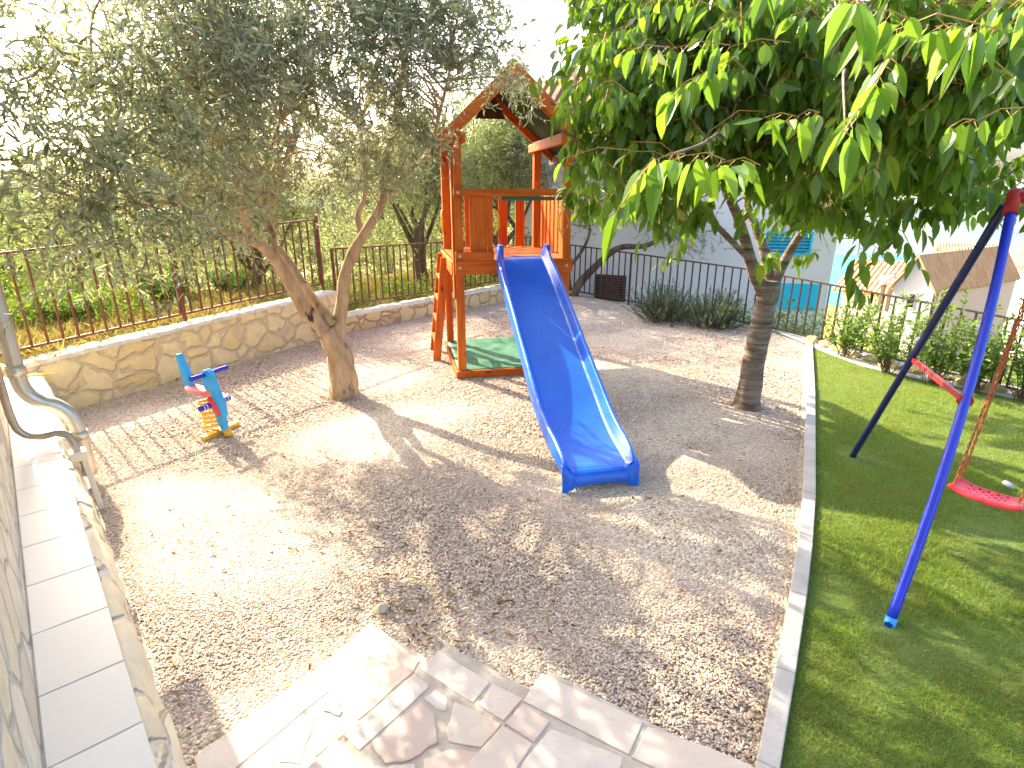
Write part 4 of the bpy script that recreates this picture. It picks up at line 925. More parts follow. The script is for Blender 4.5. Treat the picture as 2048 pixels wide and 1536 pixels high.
m = MB(); m.tube(curve_pts([(.03, -.03, .36), (.08, -.03, .31), (.12, -.02, .22), (.10, 0, .30)], 4), [.03] * 13, 8); m.build('seat_support', M['red'], rk)
def plate(name, prof, y0, y1, mat, bev=.012):        # thick moulded panel in the riding direction
    m = MB(); n = len(prof); m.add([(x, y0, z) for x, z in prof] + [(x, y1, z) for x, z in prof], [tuple(range(n)), tuple(range(n, 2 * n))[::-1]] + [(i, n + i, n + (i + 1) % n, (i + 1) % n) for i in range(n)])
    return m.build(name, mat, rk, bev, 3)
plate('front_panel', [(-.015, .60), (.03, .625), (.075, .60), (.11, .46), (.155, .30), (.165, .20), (.135, .16), (.15, .02), (.125, .015), (.06, .20), (.0, .40), (-.03, .55)], -.035, .035, M['toy_blue'])
plate('back_fin', [(-.19, .42), (-.255, .44), (-.285, .58), (-.30, .70), (-.285, .735), (-.26, .73), (-.225, .62), (-.165, .48)], -.03, .03, M['toy_blue'])
m = MB(); m.tube([(.02, -.17, .575), (.02, -.14, .575), (.02, .19, .575), (.02, .22, .575)], [.024, .021, .021, .024], 12); m.build('handlebar', M['toy_navy'], rk)
m = MB(); m.tube([(.05, -.16, .30), (.05, .16, .30)], .026, 10); fr = m.build('footrest', M['toy_navy'], rk)
for y in (-.13, -.10, .10, .13): m = MB(); m.tube([(.05, y, .30), (.05, y + .008, .30)], .0275, 10); m.build('band', M['white_and_sunlit'], fr)

# ------------------------------------------------------------------ swing
FT1, FT2 = gp(1775, 1258), gp(1703, 916); AP = np.array([2.68, 3.22, 2.06]); CD = np.array([.907, -.42, 0])
sw = thing('swing_set', 'blue metal swing frame with red corner joint standing on the lawn', 'swing set', tuple(FT1))
o_ = FT1
def bow(a, b, up, k): m_ = (a + b) / 2 + up * k; return curve_pts([a, (a + m_) / 2 + up * k * .25, m_, (m_ + b) / 2 + up * k * .25, b], 5)
m = MB(); m.tube([p - o_ for p in bow(FT1, AP, np.array([.75, .1, .5]), .085)], .024, 14); m.build('leg', M['swing_blue'], sw)
m = MB(); m.tube([p - o_ for p in bow(FT2, AP + np.array([-.02, .02, -.02]), np.array([.3, .3, .3]), .03)], .024, 14); lg2 = m.build('leg', M['navy_paint'], sw); lg2['label'] = 'dark navy rear leg'
m = MB(); d1 = (FT1 - AP) / np.linalg.norm(FT1 - AP); m.tube([AP - d1 * .055 - o_, AP - d1 * .04 - o_, AP + d1 * .08 - o_], [.03, .036, .033], 12); m.tube([AP - o_ - d1 * .02, AP + CD * .10 - o_ - d1 * .02], .034, 12); m.build('corner_joint', M['red_paint'], sw)
m = MB(); m.tube([AP + CD * .09 - o_ - d1 * .02, AP + CD * 2.2 - o_ - d1 * .02], .03, 12); m.build('crossbar', M['white_and_sunlit'], sw)
l1p = bow(FT1, AP, np.array([.75, .1, .5]), .085); pa = l1p[int(len(l1p) * .49)]; t2 = .49; pb = FT2 + (AP - FT2) * t2
m = MB(); dd = (pa - pb) / np.linalg.norm(pa - pb)
m.bar(pb - o_, pa - dd * .10 - o_, .022, .03); m.tube([pa - dd * .14 - o_, pa - dd * .09 - o_, pa - dd * .03 - o_, pa + dd * .01 - o_], [.017, .02, .034, .036], 10); m.build('brace', M['red_paint'], sw)
m = MB(); m.tube([FT1 - o_ + np.array([0, 0, -.02]), FT1 - o_ + (l1p[1] - FT1) * .5], [.0275, .0275], 12); m.build('foot_cap', M['toy_blue'], sw)
SC = gp(1974, 992, .42); a1 = AP + CD * .22; 
sdir = gp(2028, 1010, .42) - gp(1922, 975, .42); sdir[2] = 0; sdir /= np.linalg.norm(sdir); sper = np.array([-sdir[1], sdir[0], 0])
sg = thing('swing', 'red plastic swing seat with holes hanging on red ropes', 'swing', tuple(SC), math.atan2(sdir[1], sdir[0]))
HW = .165
m = MB(); V = []; GN, GM = 31, 13
for i in range(GN):
    x = -HW + 2 * HW * i / (GN - 1); e = abs(x) / HW
    for j in range(GM):
        y = -.075 + .15 * j / (GM - 1); V.append((x, y, .028 * e ** 3 + .012 * (abs(y) / .075) ** 4))
F = [(i * GM + j, (i + 1) * GM + j, (i + 1) * GM + j + 1, i * GM + j + 1) for i in range(GN - 1) for j in range(GM - 1) if not (6 <= i <= 23 and ((i % 4 == 2 and j in (2, 6, 10)) or (i % 4 == 0 and j in (4, 8))))]
m.add(V, F, 0, True); o = m.build('seat', M['red'], sg); q = o.modifiers.new('s', 'SOLIDIFY'); q.thickness = .03; q.offset = -1; bv = o.modifiers.new('b', 'BEVEL'); bv.width = .003; bv.segments = 1
RZ = Matrix.Rotation(-math.atan2(sdir[1], sdir[0]), 3, 'Z')
for s in (-1, 1):
    top = np.array(AP + CD * (.38 + .17 * s) + np.array([0, 0, .03])) - SC; top = np.array(RZ @ Vector(top))
    for yy in (-.055, .055):
        bpt = np.array([s * (HW - .015), yy, .02]); m = MB(); P = []
        L_ = np.linalg.norm(top - bpt); ax = (top - bpt) / L_; x_, y_, _ = frame_from_z(ax)
        tp2 = top + np.array([0, yy * .3, 0])
        for kx in (0, math.pi):
            P = [bpt + (tp2 - bpt) * t + (x_ * math.cos(t * L_ * 55 + kx) + y_ * math.sin(t * L_ * 55 + kx)) * .0045 for t in np.linspace(0, 1, 150)]
            m.tube(P, .0038, 5)
        m.build('rope', M['rope'], sg)
dk = gp(2016, 970, .05); m = MB(); m.tube([(0, 0, -.005), (0, 0, 0), (0, 0, .012), (0, 0, .016)], [.035, .04, .035, .012], 18); o = m.build('disc', M['grey_plastic']); o.location = tuple(dk); o.rotation_euler = (R(18), R(10), 0)
tag(o, 'small grey plastic disc lying in the grass behind the swing seat', 'disc')

# ------------------------------------------------------------------ border stones, loose stones
def rock(name, p, sx, sy, sz, rz, mat, seed):
    bm = bmesh.new(); bmesh.ops.create_icosphere(bm, subdivisions=3, radius=1); r2 = random.Random(seed)
    ph = [r2.uniform(0, 6) for _ in range(6)]
    pl = [(Vector((r2.uniform(-1, 1), r2.uniform(-1, 1), r2.uniform(-.6, 1))).normalized(), r2.uniform(.55, .85)) for _ in range(9)]
    for v in bm.verts:
        c = v.co.copy()
        for nn, dd in pl:
            q = c.dot(nn)
            if q > dd: c -= nn * (q - dd) * .85
        k = 1 + .05 * math.sin(c.x * 5 + ph[0]) * math.cos(c.y * 6 + ph[1]) + .03 * math.sin(c.z * 9 + ph[2] + c.x * 7)
        v.co = Vector((c.x * sx, c.y * sy, c.z * sz)) * k
    me = bpy.data.meshes.new(name); bm.to_mesh(me); bm.free(); me.materials.append(mat)
    for p_ in me.polygons: p_.use_smooth = True
    o = bpy.data.objects.new(name, me); COL.objects.link(o); o.location = (p[0], p[1], p[2] + sz * .45); o.rotation_euler = (0, 0, rz); return o
bl = np.array([(4.36, 8.25), (4.52, 7.55), (4.74, 6.88), (5.08, 6.35), (5.55, 5.65), (6.1, 4.75)])
bs = np.concatenate([[0], np.cumsum(np.linalg.norm(np.diff(bl, axis=0), axis=1))])
nb = 15
for i in range(nb):
    s_ = bs[-1] * (i + .4) / nb; p = (np.interp(s_, bs, bl[:, 0]) + random.uniform(-.03, .03), np.interp(s_, bs, bl[:, 1]), .02)
    o = rock('border_stone', p, random.uniform(.10, .16), random.uniform(.075, .10), random.uniform(.05, .085), R(-62) + random.uniform(-.3, .3), M['rock'], i)
    tag(o, 'rough yellow stone in the edging row below the shrubs', 'stone', 'edging stones along the lawn')
tag(rock('stone', gp(762, 1222), .045, .035, .03, .4, M['pale_rock'], 50), 'pale loose stone lying on the gravel near the steps', 'stone')
tag(rock('stone', gp(349, 760), .05, .05, .04, .4, M['litter'], 51), 'small dark stone at the foot of the tall wall', 'stone')

# ------------------------------------------------------------------ shrubs
def shrub_mesh(name, kind, h, w, n, leaf, mat, parent):
    if kind == 'needle':
        nt = n; b = rng.normal(size=(nt, 3)) * np.array([.13, .13, 0]) * w; d = unit(b * 1.6 + np.array([0, 0, .5]) * w + rng.normal(size=(nt, 3)) * .25); d[:, 2] = np.abs(d[:, 2]) + .1; d = unit(d)
        Lt = rng.uniform(.55, 1.0, nt) * h * (1.15 - .35 * np.abs(d[:, 0])); lps = 42
        s = rng.uniform(.25, 1.0, nt * lps)[:, None]; ti = np.repeat(np.arange(nt), lps)
        base = b[ti] + d[ti] * Lt[ti][:, None] * s; sd_ = unit(np.cross(d[ti], rng.normal(size=(nt * lps, 3))))
        V, F = leaf_arrays(base, unit(d[ti] * .8 + sd_ * .7), sd_ + .1, rng.uniform(.7, 1.2, len(base)) * leaf[0], np.full(len(base), leaf[1]), 2, 0, .2)
        t1, f1 = twig_tubes(b, b + d * Lt[:, None] * .5, b + d * Lt[:, None], .004)
    else:
        nt = n; a = rng.uniform(0, 6.28, nt); d = unit(np.stack([np.cos(a) * .45 * w / h, np.sin(a) * .45 * w / h, np.ones(nt)], 1) + rng.normal(size=(nt, 3)) * .18)
        Lt = rng.uniform(.5, 1.0, nt) * h; b = rng.normal(size=(nt, 3)) * np.array([.04, .04, 0]); lps = 26
        s = rng.uniform(.22, 1.02, nt * lps)[:, None]; ti = np.repeat(np.arange(nt), lps)
        base = b[ti] + d[ti] * Lt[ti][:, None] * s; sd_ = unit(np.cross(d[ti], rng.normal(size=(nt * lps, 3))))
        V, F = leaf_arrays(base, unit(d[ti] * .5 + sd_ * .8 + np.array([0, 0, .1])), unit(rng.normal(size=base.shape) * .5 + np.array([0, 0, 1])), rng.uniform(.6, 1.2, len(base)) * leaf[0], rng.uniform(.8, 1.2, len(base)) * leaf[1], 2, .15, .25)
        t1, f1 = twig_tubes(b, b + d * Lt[:, None] * .5, b + d * Lt[:, None], .005)
    cr = np_mesh('foliage', V, F, [mat], parent); tq = np_mesh('stem', t1, [f1], M['olive_far_bark'], parent); return cr
def shrub(name, label, p, kind, h, w, n, leaf, mat, group=None):
    r = thing(name, label, 'shrub', tuple(p), random.uniform(0, 6), group); shrub_mesh(name, kind, h, w, n, leaf, mat, r); return r
shrub('rosemary_shrub', 'dark bushy rosemary shrub by the far fence, nearer the louvred vent', gp(1325, 640), 'needle', .66, 1.0, 240, (.04, .009), M['rosemary'])
shrub('rosemary_shrub', 'dark bushy rosemary shrub by the far fence, nearer the cherry trunk', gp(1425, 655), 'needle', .64, 1.0, 240, (.04, .009), M['rosemary'])
for (px, py, h_, w_, lb) in ((1690, 712, .85, .7, 'leafy green shrub at the lawn edge just right of the kerb end'), (1772, 745, 1.0, .85, 'leafy green shrub left of the dark swing leg'), (1865, 765, 1.12, 1.0, 'tall leafy shrub seen between the two swing legs'), (1945, 780, 1.05, .95, 'leafy shrub behind the bright blue swing leg'), (2050, 800, 1.0, .9, 'leafy shrub by the fence behind the swing ropes')):
    shrub('garden_shrub', lb, gp(px, py, .03), 'leafy', h_, w_, 30, (.085, .032), M['shrub_leaf'], 'shrubs along the lawn fence')

# ------------------------------------------------------------------ vegetation outside the fence
def bg_tree(label, p, h, mesh_src=None, rz=0.0, s=1.0, light=False, lean=(0, 0)):
    r = thing('olive_tree', label, 'tree', tuple(p), rz, 'olive trees beyond the fence'); r.scale = (s, s, s)
    if mesh_src:
        for ch in mesh_src.children:
            c = ch.copy(); COL.objects.link(c); c.parent = r
        return r
    mb = MB(); sk = []
    tpts = limb(mb, [(0, 0, -.3), (.05, .02, .4), (.1 + lean[0] * .4, .1, .9), (.15 + lean[0], .1 + lean[1], 1.5)], .17, .10, 9, .08)
    for (dx, dy, dz) in ((-1.1, .2, 1.5), (1.0, .4, 1.6), (.1, -.8, 1.7), (.2, .8, 1.9), (-.5, -.5, 2.3), (.9, -.6, 1.0)):
        a = np.array(tpts[10 + random.randint(0, 8)]); sk += limb(mb, [a, a + np.array([dx, dy, dz]) * .4 + rng.normal(size=3) * .12, a + np.array([dx, dy, dz])], .075, .02, 7, .05, 4)
    cen = np.array([.15 + lean[0], lean[1], 2.75])
    bl_ = [(cen + np.array(q), (r_, r_, r_ * .8)) for q, r_ in (((0, 0, 0), 1.0), ((-.9, .1, -.2), .75), ((.9, .1, -.1), .8), ((.1, -.7, -.25), .75), ((0, .7, .1), .8), ((-.4, -.3, .7), .7), ((.5, .2, .7), .65), ((-1.2, -.3, -.7), .5), ((1.2, -.4, -.7), .5))]
    c_, cl = olive_crown('crown', M['olive_far'], r, bl_, 230, 10, 9, (.085, .024), .34)
    branches_to(mb, sk, list(cl[::4]), .014, 4); mb.build('trunk', M['olive_far_bark'], r); return r
src = bg_tree('far olive tree seen under the play tower roof', (.55, 14.3, terr(.55, 14.3)), 4, None, 0, 1.12, False, (-.3, 0))
spots = [('olive tree with low dark limbs behind the low stone wall', (-1.8, 11.8, .1), .92, 2.1), ('olive tree close behind the low wall beyond the tower ladder', (-.35, 13.0, 0), .98, 3.9), ('olive tree behind the forked olive trunk and fence', (-4.7, 10.6, .45), .72, 4.0), ('grey-green olive tree behind the bright weeds', (-9.2, 12.2, .3), .66, 1.0), ('farther olive tree behind the middle of the left fence', (-7.0, 15.5, .2), .9, 5.2),
         ('olive tree far behind the play tower ladder', (-1.8, 17.5, -.2), 1.05, 3.1), ('olive tree at the far left in front of the grey roof', (-13.2, 15.2, .0), .72, 2.6), ('far olive tree left of the play tower posts', (-4.2, 19.5, -.1), 1.05, 0.4)]
for lb, p, s_, rz in spots: bg_tree(lb, (p[0], p[1], terr(p[0], p[1]) - .05), 4, src, rz, s_)
gb = []
for _ in range(46):
    x = rng.uniform(-20, 1.2); y = rng.uniform(14.5, 25) + max(0, -x - 8) * .25; gb.append((np.array([x, y, terr(x, y) + rng.uniform(.5, 2.6) * (1.25 if x > -5 else 1 if x > -9 else .7)]), (1.5, 1.3, .95)))
for x, y, z, r_ in ((-3.2, 11.2, .9, .7), (-2.4, 12.4, 1.0, .9), (-.9, 12.6, .9, .7), (-5.8, 12.5, 1.0, 1.0), (-7.6, 13.2, .9, .9), (.3, 13.8, 1.0, .8), (-3.9, 13.4, 1.2, 1.1)): gb.append((np.array([x, y, z]), (r_, r_ * .8, r_ * .75)))
for t in (1.9, 2.5, 3.1, 3.7, 4.3):
    for d_ in (2.9, 4.3):
        p = WA + WD * t + WN * d_; gb.append((np.array([p[0], p[1], .55 + .3 * d_ * .8]), (.75, .75, .55)))
for t in (.05, .22, .4, .58, .76, .95):
    for d_ in (1.9, 3.2):
        p = MA + (MBp - MA) * t + mo * d_; gb.append((np.array([p[0], p[1], .35 + .34 * d_]), (.7, .7, .55)))
g_, _c = olive_crown('olive_grove', M['olive_far'], None, gb, 2100, 9, 8, (.09, .028), .40)
tag(g_, kind='stuff')
# leaning olive inside the corner of the far fence
lb_ = gp(1143, 592); lt = thing('olive_tree', 'slanting olive tree in front of the white house wall', 'tree', tuple(lb_)); mb = MB()
LO = lambda pts: [wp(*q) - lb_ for q in pts]
a_ = limb(mb, [np.array([0, 0, -.05])] + LO([(1165, 560, 12.2), (1205, 520, 12.1), (1240, 495, 12.0), (1290, 492, 11.9), (1330, 470, 11.8), (1380, 440, 11.7)]), .10, .03, 9, .05)
b_ = limb(mb, LO([(1140, 580, 12.3), (1138, 540, 12.3), (1165, 500, 12.2), (1180, 460, 12.2), (1170, 420, 12.2)]), .05, .02, 8, .05)
lblobs = [B(1360, 445, 11.8, .5, .5, .42), B(1410, 480, 11.7, .3, .3, .36), B(1300, 420, 11.8, .45, .5, .4), B(1190, 420, 12.1, .4, .4, .3), B(1110, 430, 12.4, .3, .3, .3), B(1250, 350, 12.0, .7, .6, .6)]
c_, cl = olive_crown('crown', M['olive_leaf'], lt, [(b[0], b[1]) for b in lblobs], 90, 9, 9, (.07, .017), .26, None, None, lb_)
branches_to(mb, a_ + b_, [c - lb_ for c in cl[::3]], .012, 4); mb.build('trunk', M['olive_far_bark'], lt)

def weeds(name, pts, mat, h, n, leafy=False):
    """clumps of upright stems: blades or leafy weeds"""
    c = np.array(pts)[rng.integers(0, len(pts), n)] + rng.normal(size=(n, 3)) * np.array([.25, .25, .0])
    d = unit(rng.normal(size=(n, 3)) * .45 + np.array([0, 0, 1])); L = rng.uniform(.4, 1.1, n) * h
    if leafy:
        k = 9; ti = np.repeat(np.arange(n), k); s = rng.uniform(.2, 1, n * k)[:, None]; base = c[ti] + d[ti] * L[ti][:, None] * s
        V, F = leaf_arrays(base, unit(rng.normal(size=base.shape) + np.array([0, 0, .3])), unit(rng.normal(size=base.shape) * .5 + np.array([0, 0, 1])), rng.uniform(.04, .08, len(base)), rng.uniform(.02, .035, len(base)), 2, .2, .2)
    else:
        V, F = leaf_arrays(c, d, unit(rng.normal(size=(n, 3))), L, rng.uniform(.006, .012, n), 2, .35, .1)
    return tag(np_mesh(name, V, F, mat), kind='stuff')
def tz(x, y): return (x, y, terr(x, y))
dg = [tz(*(WA + WD * t + WN * rng.uniform(.45, 2.2))) for t in rng.uniform(-2.5, 4.0, 130)] + [tz(*(WA + WD * t + WN * rng.uniform(2, 8))) for t in rng.uniform(-3, 9, 90)] + [tz(*(MA + (MBp - MA) * t + mo * rng.uniform(.5, 4))) for t in rng.uniform(0, 1, 60)]
weeds('dry_grass', dg, M['dry_grass'], .32, 26000)
wd = [tz(-6.9 + rng.normal() * .9, 7.6 + rng.normal() * .8) for _ in range(50)] + [tz(*(WA + WD * t + WN * rng.uniform(1.3, 4.5))) for t in rng.uniform(-1.5, 2.2, 50)] + [tz(*(MA + (MBp - MA) * t + mo * rng.uniform(.5, 2))) for t in rng.uniform(0, 1, 14)]
weeds('weeds', wd, M['weed'], .5, 4200, True)
br = [tz(*(FA + (FB - FA) * t + np.array([.78, .63]) * rng.uniform(.6, 1.2))) for t in rng.uniform(.85, 1.0, 10)] + [tz(*(FB + (FD - FB) * t + np.array([.85, .5]) * rng.uniform(.5, 2.0))) for t in rng.uniform(0, .8, 50)]
weeds('undergrowth', br, M['shrub_leaf'], .8, 2600, True)
for t, d_, hh, lb in ((1.35, 1.75, .55, 'low green bush beyond the fence straight behind the spring rocker'), (2.75, 1.9, .7, 'green bush beyond the fence left of the forked olive trunk'), (3.75, 1.8, .62, 'green bush beyond the tall wall end right behind the forked olive trunk')):
    q = WA + WD * t + WN * d_; b_ = thing('wild_bush', lb, 'bush', tz(q[0], q[1]), t); shrub_mesh('b', 'leafy', hh, 1.1, 70, (.075, .03), M['shrub_leaf'], b_)
bush = thing('wild_bush', 'bright yellow-green bush behind the left end of the railing fence', 'bush', tz(-7.3, 7.9)); shrub_mesh('b', 'leafy', 1.05, 1.5, 120, (.08, .032), M['weed'], bush)

# ------------------------------------------------------------------ grass
cand = np.stack([rng.uniform(.4, 7.6, 1250000), rng.uniform(.8, 7.7, 1250000)], 1)
cand = cand[in_poly(cand, lawn_poly)]; dist = np.linalg.norm(cand, axis=1)
Xp, Yp_ = proj_np(np.column_stack([cand, np.zeros(len(cand))])); vis = (Xp < 2900) & (Yp_ < 1650)
wear = vnoise(cand[:, 0] * 2.3 + 11, cand[:, 1] * 2.3) * .6 + vnoise(cand[:, 0] * 7, cand[:, 1] * 7 + 3) * .4
thin = np.clip((wear - .24) / .12, .4, 1)
for q, r_ in ((gp(1703, 916), .2), (gp(1980, 1075), .32), (gp(1775, 1258), .1)): thin *= np.clip(((np.hypot(cand[:, 0] - q[0], cand[:, 1] - q[1]) / r_) ** 2), .12, 1)
cand = cand[vis & (rng.random(len(cand)) < np.clip(1.5 - dist * .15, .3, 1) * thin)][:440000]; n = len(cand)
b3 = np.column_stack([cand, np.full(n, .018)]); dd = unit(rng.normal(size=(n, 3)) * .55 + np.array([0, 0, .8])); dd[:, 2] = np.abs(dd[:, 2])
tall = .55 + .9 * vnoise(cand[:, 0] * 3.1, cand[:, 1] * 3.1 + 7)
Lg = rng.uniform(.012, .036, n) * tall; sdv = unit(np.cross(dd, rng.normal(size=(n, 3)))); wdt = rng.uniform(.0013, .0028, n)[:, None]
V = np.stack([b3 - sdv * wdt, b3 + sdv * wdt, b3 + dd * Lg[:, None]], 1).reshape(-1, 3)
tag(np_mesh('grass', V, [np.arange(n * 3).reshape(-1, 3)], M['grass']), kind='stuff')

# ------------------------------------------------------------------ fallen leaves on the gravel
n = 1500; gl = np.stack([rng.uniform(-4.2, 4.0, n * 3), rng.uniform(1.4, 9.5, n * 3)], 1); gl = gl[in_poly(gl, near) | in_poly(gl, far_p)]
hot = np.array([gp(820, 1220)[:2], gp(900, 1270)[:2], gp(760, 1210)[:2], gp(1000, 1230)[:2], gp(700, 1090)[:2]])
lv = np.stack([rng.uniform(1.2, 5.5, 700), rng.uniform(1.4, 7.0, 700)], 1); lv = lv[in_poly(lv, lawn_poly)][:150]
cbs = gp(1493, 814)[:2] + rng.normal(size=(120, 2)) * .22; obs = gp(686, 792)[:2] + rng.normal(size=(90, 2)) * .22
gl = np.concatenate([gl[:n], hot[rng.integers(0, 5, 260)] + rng.normal(size=(260, 2)) * .2, lv, cbs, obs]); n = len(gl)
b3 = np.column_stack([gl, rng.uniform(.012, .022, n)]); dd = unit(rng.normal(size=(n, 3)) * np.array([1, 1, .12]))
V, F = leaf_arrays(b3, dd, unit(rng.normal(size=(n, 3)) * .3 + np.array([0, 0, 1])), rng.uniform(.02, .055, n), rng.uniform(.008, .018, n), 2, .1, .3)
tag(np_mesh('fallen_leaves', V, F, M['litter']), kind='stuff')

# ------------------------------------------------------------------ houses
def house(name, label, A, B_, depth, z0, ez, rise, wall, roof, parts=(), ridge='along', over=.35, hip=0.0):
    """front wall from A to B (plan), depth behind it; the local x axis runs along the front"""
    A = np.array(A, float); B_ = np.array(B_, float); d = B_ - A; L_ = np.linalg.norm(d)
    r = thing(name, label, 'house', (A[0], A[1], z0), math.atan2(d[1], d[0])); E = ez - z0
    m = MB(); m.box(0, L_, 0, depth, -1.0, E)
    if ridge == 'along': 
        if hip == 0: m.add([(0, 0, E), (0, depth, E), (0, depth / 2, E + rise), (L_, 0, E), (L_, depth, E), (L_, depth / 2, E + rise)], [(0, 2, 1), (3, 4, 5)])
    else: m.add([(0, 0, E), (L_, 0, E), (L_ / 2, 0, E + rise), (0, depth, E), (L_, depth, E), (L_ / 2, depth, E + rise)], [(0, 1, 2), (3, 5, 4)])
    m.build('wall', wall, r); m = MB(); t = .09; o_ = over
    if ridge == 'along':
        k = rise / (depth / 2)
        for y0, y1, s in ((-o_, depth / 2, 1), (depth + o_, depth / 2, -1)):
            z_a = E - o_ * k; z_b = E + rise
            V = [(-o_, y0, z_a + .02), (L_ + o_, y0, z_a + .02), (L_ + o_ - hip, y1, z_b + .02), (-o_ + hip, y1, z_b + .02)]; V += [(x, y, z + t) for x, y, z in V]
            m.add(V, [(0, 1, 2, 3)[::-s], (4, 5, 6, 7)[::s], (0, 1, 5, 4), (1, 2, 6, 5), (2, 3, 7, 6), (3, 0, 4, 7)])
        if hip > 0:
            for x0, x1 in ((-o_, -o_ + hip), (L_ + o_, L_ + o_ - hip)):
                m.add([(x0, -o_, E - o_ * k + .02 + t), (x0, depth + o_, E - o_ * k + .02 + t), (x1, depth / 2, E + rise + .02 + t)], [(0, 1, 2)])
    else:
        k = rise / (L_ / 2)
        for x0, x1, s in ((-o_, L_ / 2, 1), (L_ + o_, L_ / 2, -1)):
            z_a = E - o_ * k; z_b = E + rise
            V = [(x0, -o_, z_a + .02), (x1, -o_, z_b + .02), (x1, depth + o_, z_b + .02), (x0, depth + o_, z_a + .02)]; V += [(x, y, z + t) for x, y, z in V]
            m.add(V, [(0, 1, 2, 3)[::-s], (4, 5, 6, 7)[::s], (0, 1, 5, 4), (1, 2, 6, 5), (2, 3, 7, 6), (3, 0, 4, 7)])
    m.build('roof', roof, r); return r
def louvre(parent, x0, x1, z0, z1, n, mat, name='shutter', y=-.03):
    m = MB(); f = .05; m.box(x0, x0 + f, y - .01, -.003, z0, z1); m.box(x1 - f, x1, y - .01, -.003, z0, z1); m.box(x0 + f, x1 - f, y - .01, -.003, z1 - f, z1); m.box(x0 + f, x1 - f, y - .01, -.003, z0, z0 + f)
    for i in range(n):
        z = z0 + f + (z1 - z0 - 2 * f) * (i + .5) / n; hh = (z1 - z0 - 2 * f) / n * .3
        m.add([(x0 + f, y, z - hh), (x1 - f, y, z - hh), (x1 - f, -.004, z + hh), (x0 + f, -.004, z + hh), (x0 + f, y, z - hh - .012), (x1 - f, y, z - hh - .012), (x1 - f, -.004, z + hh - .012), (x0 + f, -.004, z + hh - .012)], [(0, 1, 2, 3), (7, 6, 5, 4), (0, 4, 5, 1), (1, 5, 6, 2), (3, 2, 6, 7), (0, 3, 7, 4)])
    return m.build(name, mat, parent)
h1 = house('white_house', 'big white rendered house with brown tiled roof behind the far fence', (.30, 13.6), (5.0, 11.65), 7, -1.3, 3.95, 2.4, M['white_wall'], M['tile_brown'], hip=2.6)
v0, v1 = wp(1192, 548, 14.0), wp(1252, 606, 13.7)
# vent position along the wall
def along(px, py, A, B_):
    A = np.array(A); B_ = np.array(B_); d = ray(px, py); n_ = np.array([-(B_ - A)[1], (B_ - A)[0]]); t = np.dot(A, n_) / np.dot(d[:2], n_); p = np.array([d[0] * t, d[1] * t, CAM_H + d[2] * t])
    return np.dot(p[:2] - A, (B_ - A)) / np.linalg.norm(B_ - A), p[2]
xa_, za_ = along(1192, 548, (.30, 13.6), (5.0, 11.65)); xb_, zb2 = along(1250, 603, (.30, 13.6), (5.0, 11.65))
louvre(h1, xa_, xb_, zb2 + 1.3, za_ + 1.3, 8, M['shutter'], 'louvred_vent')
HB = ((5.2, 15.4), (8.1, 14.7))
h2 = house('blue_house', 'house with turquoise wall and turquoise slatted awning right of the cherry trunk', HB[0], HB[1], 6, -4.2, 1.7, 1.0, M['cream_wall'], M['tile_orange'])
def rect_on(h_, AB, z0, x0, y0, x1, y1): 
    a = along(x0, y0, *AB); b = along(x1, y1, *AB); return a[0], b[0], b[1] - z0, a[1] - z0
q = rect_on(h2, HB, -4.2, 1522, 462, 1618, 512); louvre(h2, q[0], q[1], q[2], q[3], 6, M['turquoise'], 'slatted_awning', -.12)
q = rect_on(h2, HB, -4.2, 1562, 566, 1632, 622); m = MB(); m.box(q[0], q[1], -.02, -.003, q[2], q[3]); m.build('painted_wall', M['turquoise'], h2)
def at3(x, y, Y): p = wp(x, y, Y); return p
p0, p1 = at3(1690, 560, 26), at3(1800, 575, 24.5)
h3 = house('orange_roofed_house', 'long low house with orange tiled roof and grey water tank', (p0[0], p0[1]), (p1[0], p1[1]), 6, p0[2] - 3, p0[2] - .4, 1.0, M['cream_wall'], M['tile_orange'])
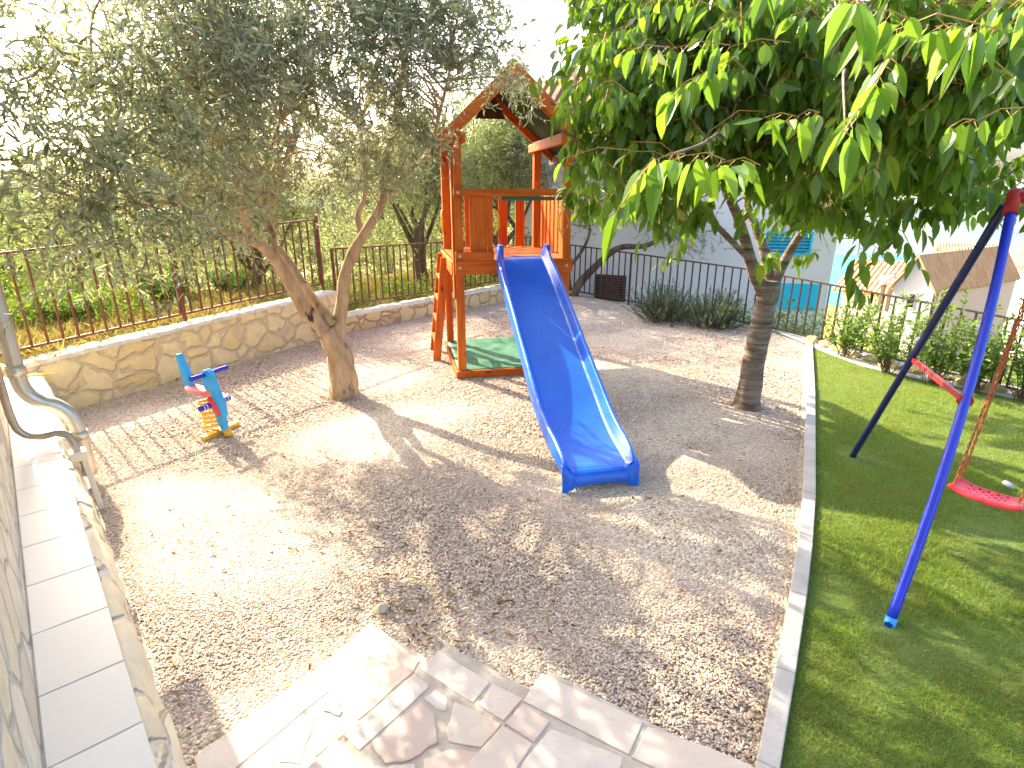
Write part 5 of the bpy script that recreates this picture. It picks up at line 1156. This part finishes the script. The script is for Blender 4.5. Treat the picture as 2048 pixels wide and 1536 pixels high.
tank = MB(); pt_ = at3(1778, 561, 23.9); tk_ = thing('water_tank', 'grey cylindrical water tank beside the orange roof', 'tank', tuple(pt_ - np.array([0, 0, .4]))); tank.tube([(-.28, 0, .4), (-.25, 0, .4), (.25, 0, .4), (.28, 0, .4)], [.1, .2, .2, .1], 16); tank.build('tank', M['grey_plastic'], tk_)
m = MB(); m.box(-.2, -.14, -.12, .12, -.9, .22); m.box(.14, .2, -.12, .12, -.9, .22); m.build('stand', M['iron'], tk_)
g0, g1, ga = at3(1790, 560, 19.0), at3(1866, 592, 18.0), at3(1836, 516, 18.6)
h4 = house('gable_house', 'white gabled house with orange tiled roof and salmon side wall beyond the lawn fence', (g0[0], g0[1]), (g1[0], g1[1]), 6.5, min(g0[2], g1[2]) - 3.5, (g0[2] + g1[2]) / 2, ga[2] - (g0[2] + g1[2]) / 2, M['white_wall'], M['tile_cross'], ridge='across', over=.12)
m = MB(); gl_ = np.linalg.norm(g1 - g0); m.box(gl_ + .003, gl_ + .02, .02, 6.4, -.2, (g0[2] + g1[2]) / 2 - (min(g0[2], g1[2]) - 3.5) - .12); m.build('side_wall', M['pink_wall'], h4)
m = MB(); m.box(gl_ * .42, gl_ * .58, -.02, -.004, 3.0, 3.55); wf = m.build('window', M['cream_wall'], h4); m = MB(); m.box(gl_ * .44, gl_ * .56, -.026, -.021, 3.06, 3.48); m.build('pane', M['dark_glass'], wf)
g0, g1 = at3(1960, 560, 30), at3(2200, 640, 24)
h5 = house('pale_house', 'pale white house at the right edge behind the gabled house', (g0[0], g0[1]), (g1[0], g1[1]), 8, g0[2] - 6, at3(1960, 520, 30)[2], 1.2, M['white_wall'], M['tile_orange'])
g0, g1 = at3(1880, 560, 46), at3(2000, 560, 44)
house('pale_house', 'distant pale house with pinkish roof between shore and gabled house', (g0[0], g0[1]), (g1[0], g1[1]), 9, g0[2] - 4, at3(1880, 520, 46)[2], .9, M['white_wall'], M['tile_orange'])
g0, g1 = at3(-60, 470, 24), at3(200, 450, 27)
h6 = house('grey_roofed_house', 'house with pale grey tiled roof behind the olive trees at the left edge', (g0[0], g0[1]), (g1[0], g1[1]), 7, g0[2] - 3.5, at3(60, 432, 25.5)[2], 1.3, M['white_wall'], M['tile_grey'])
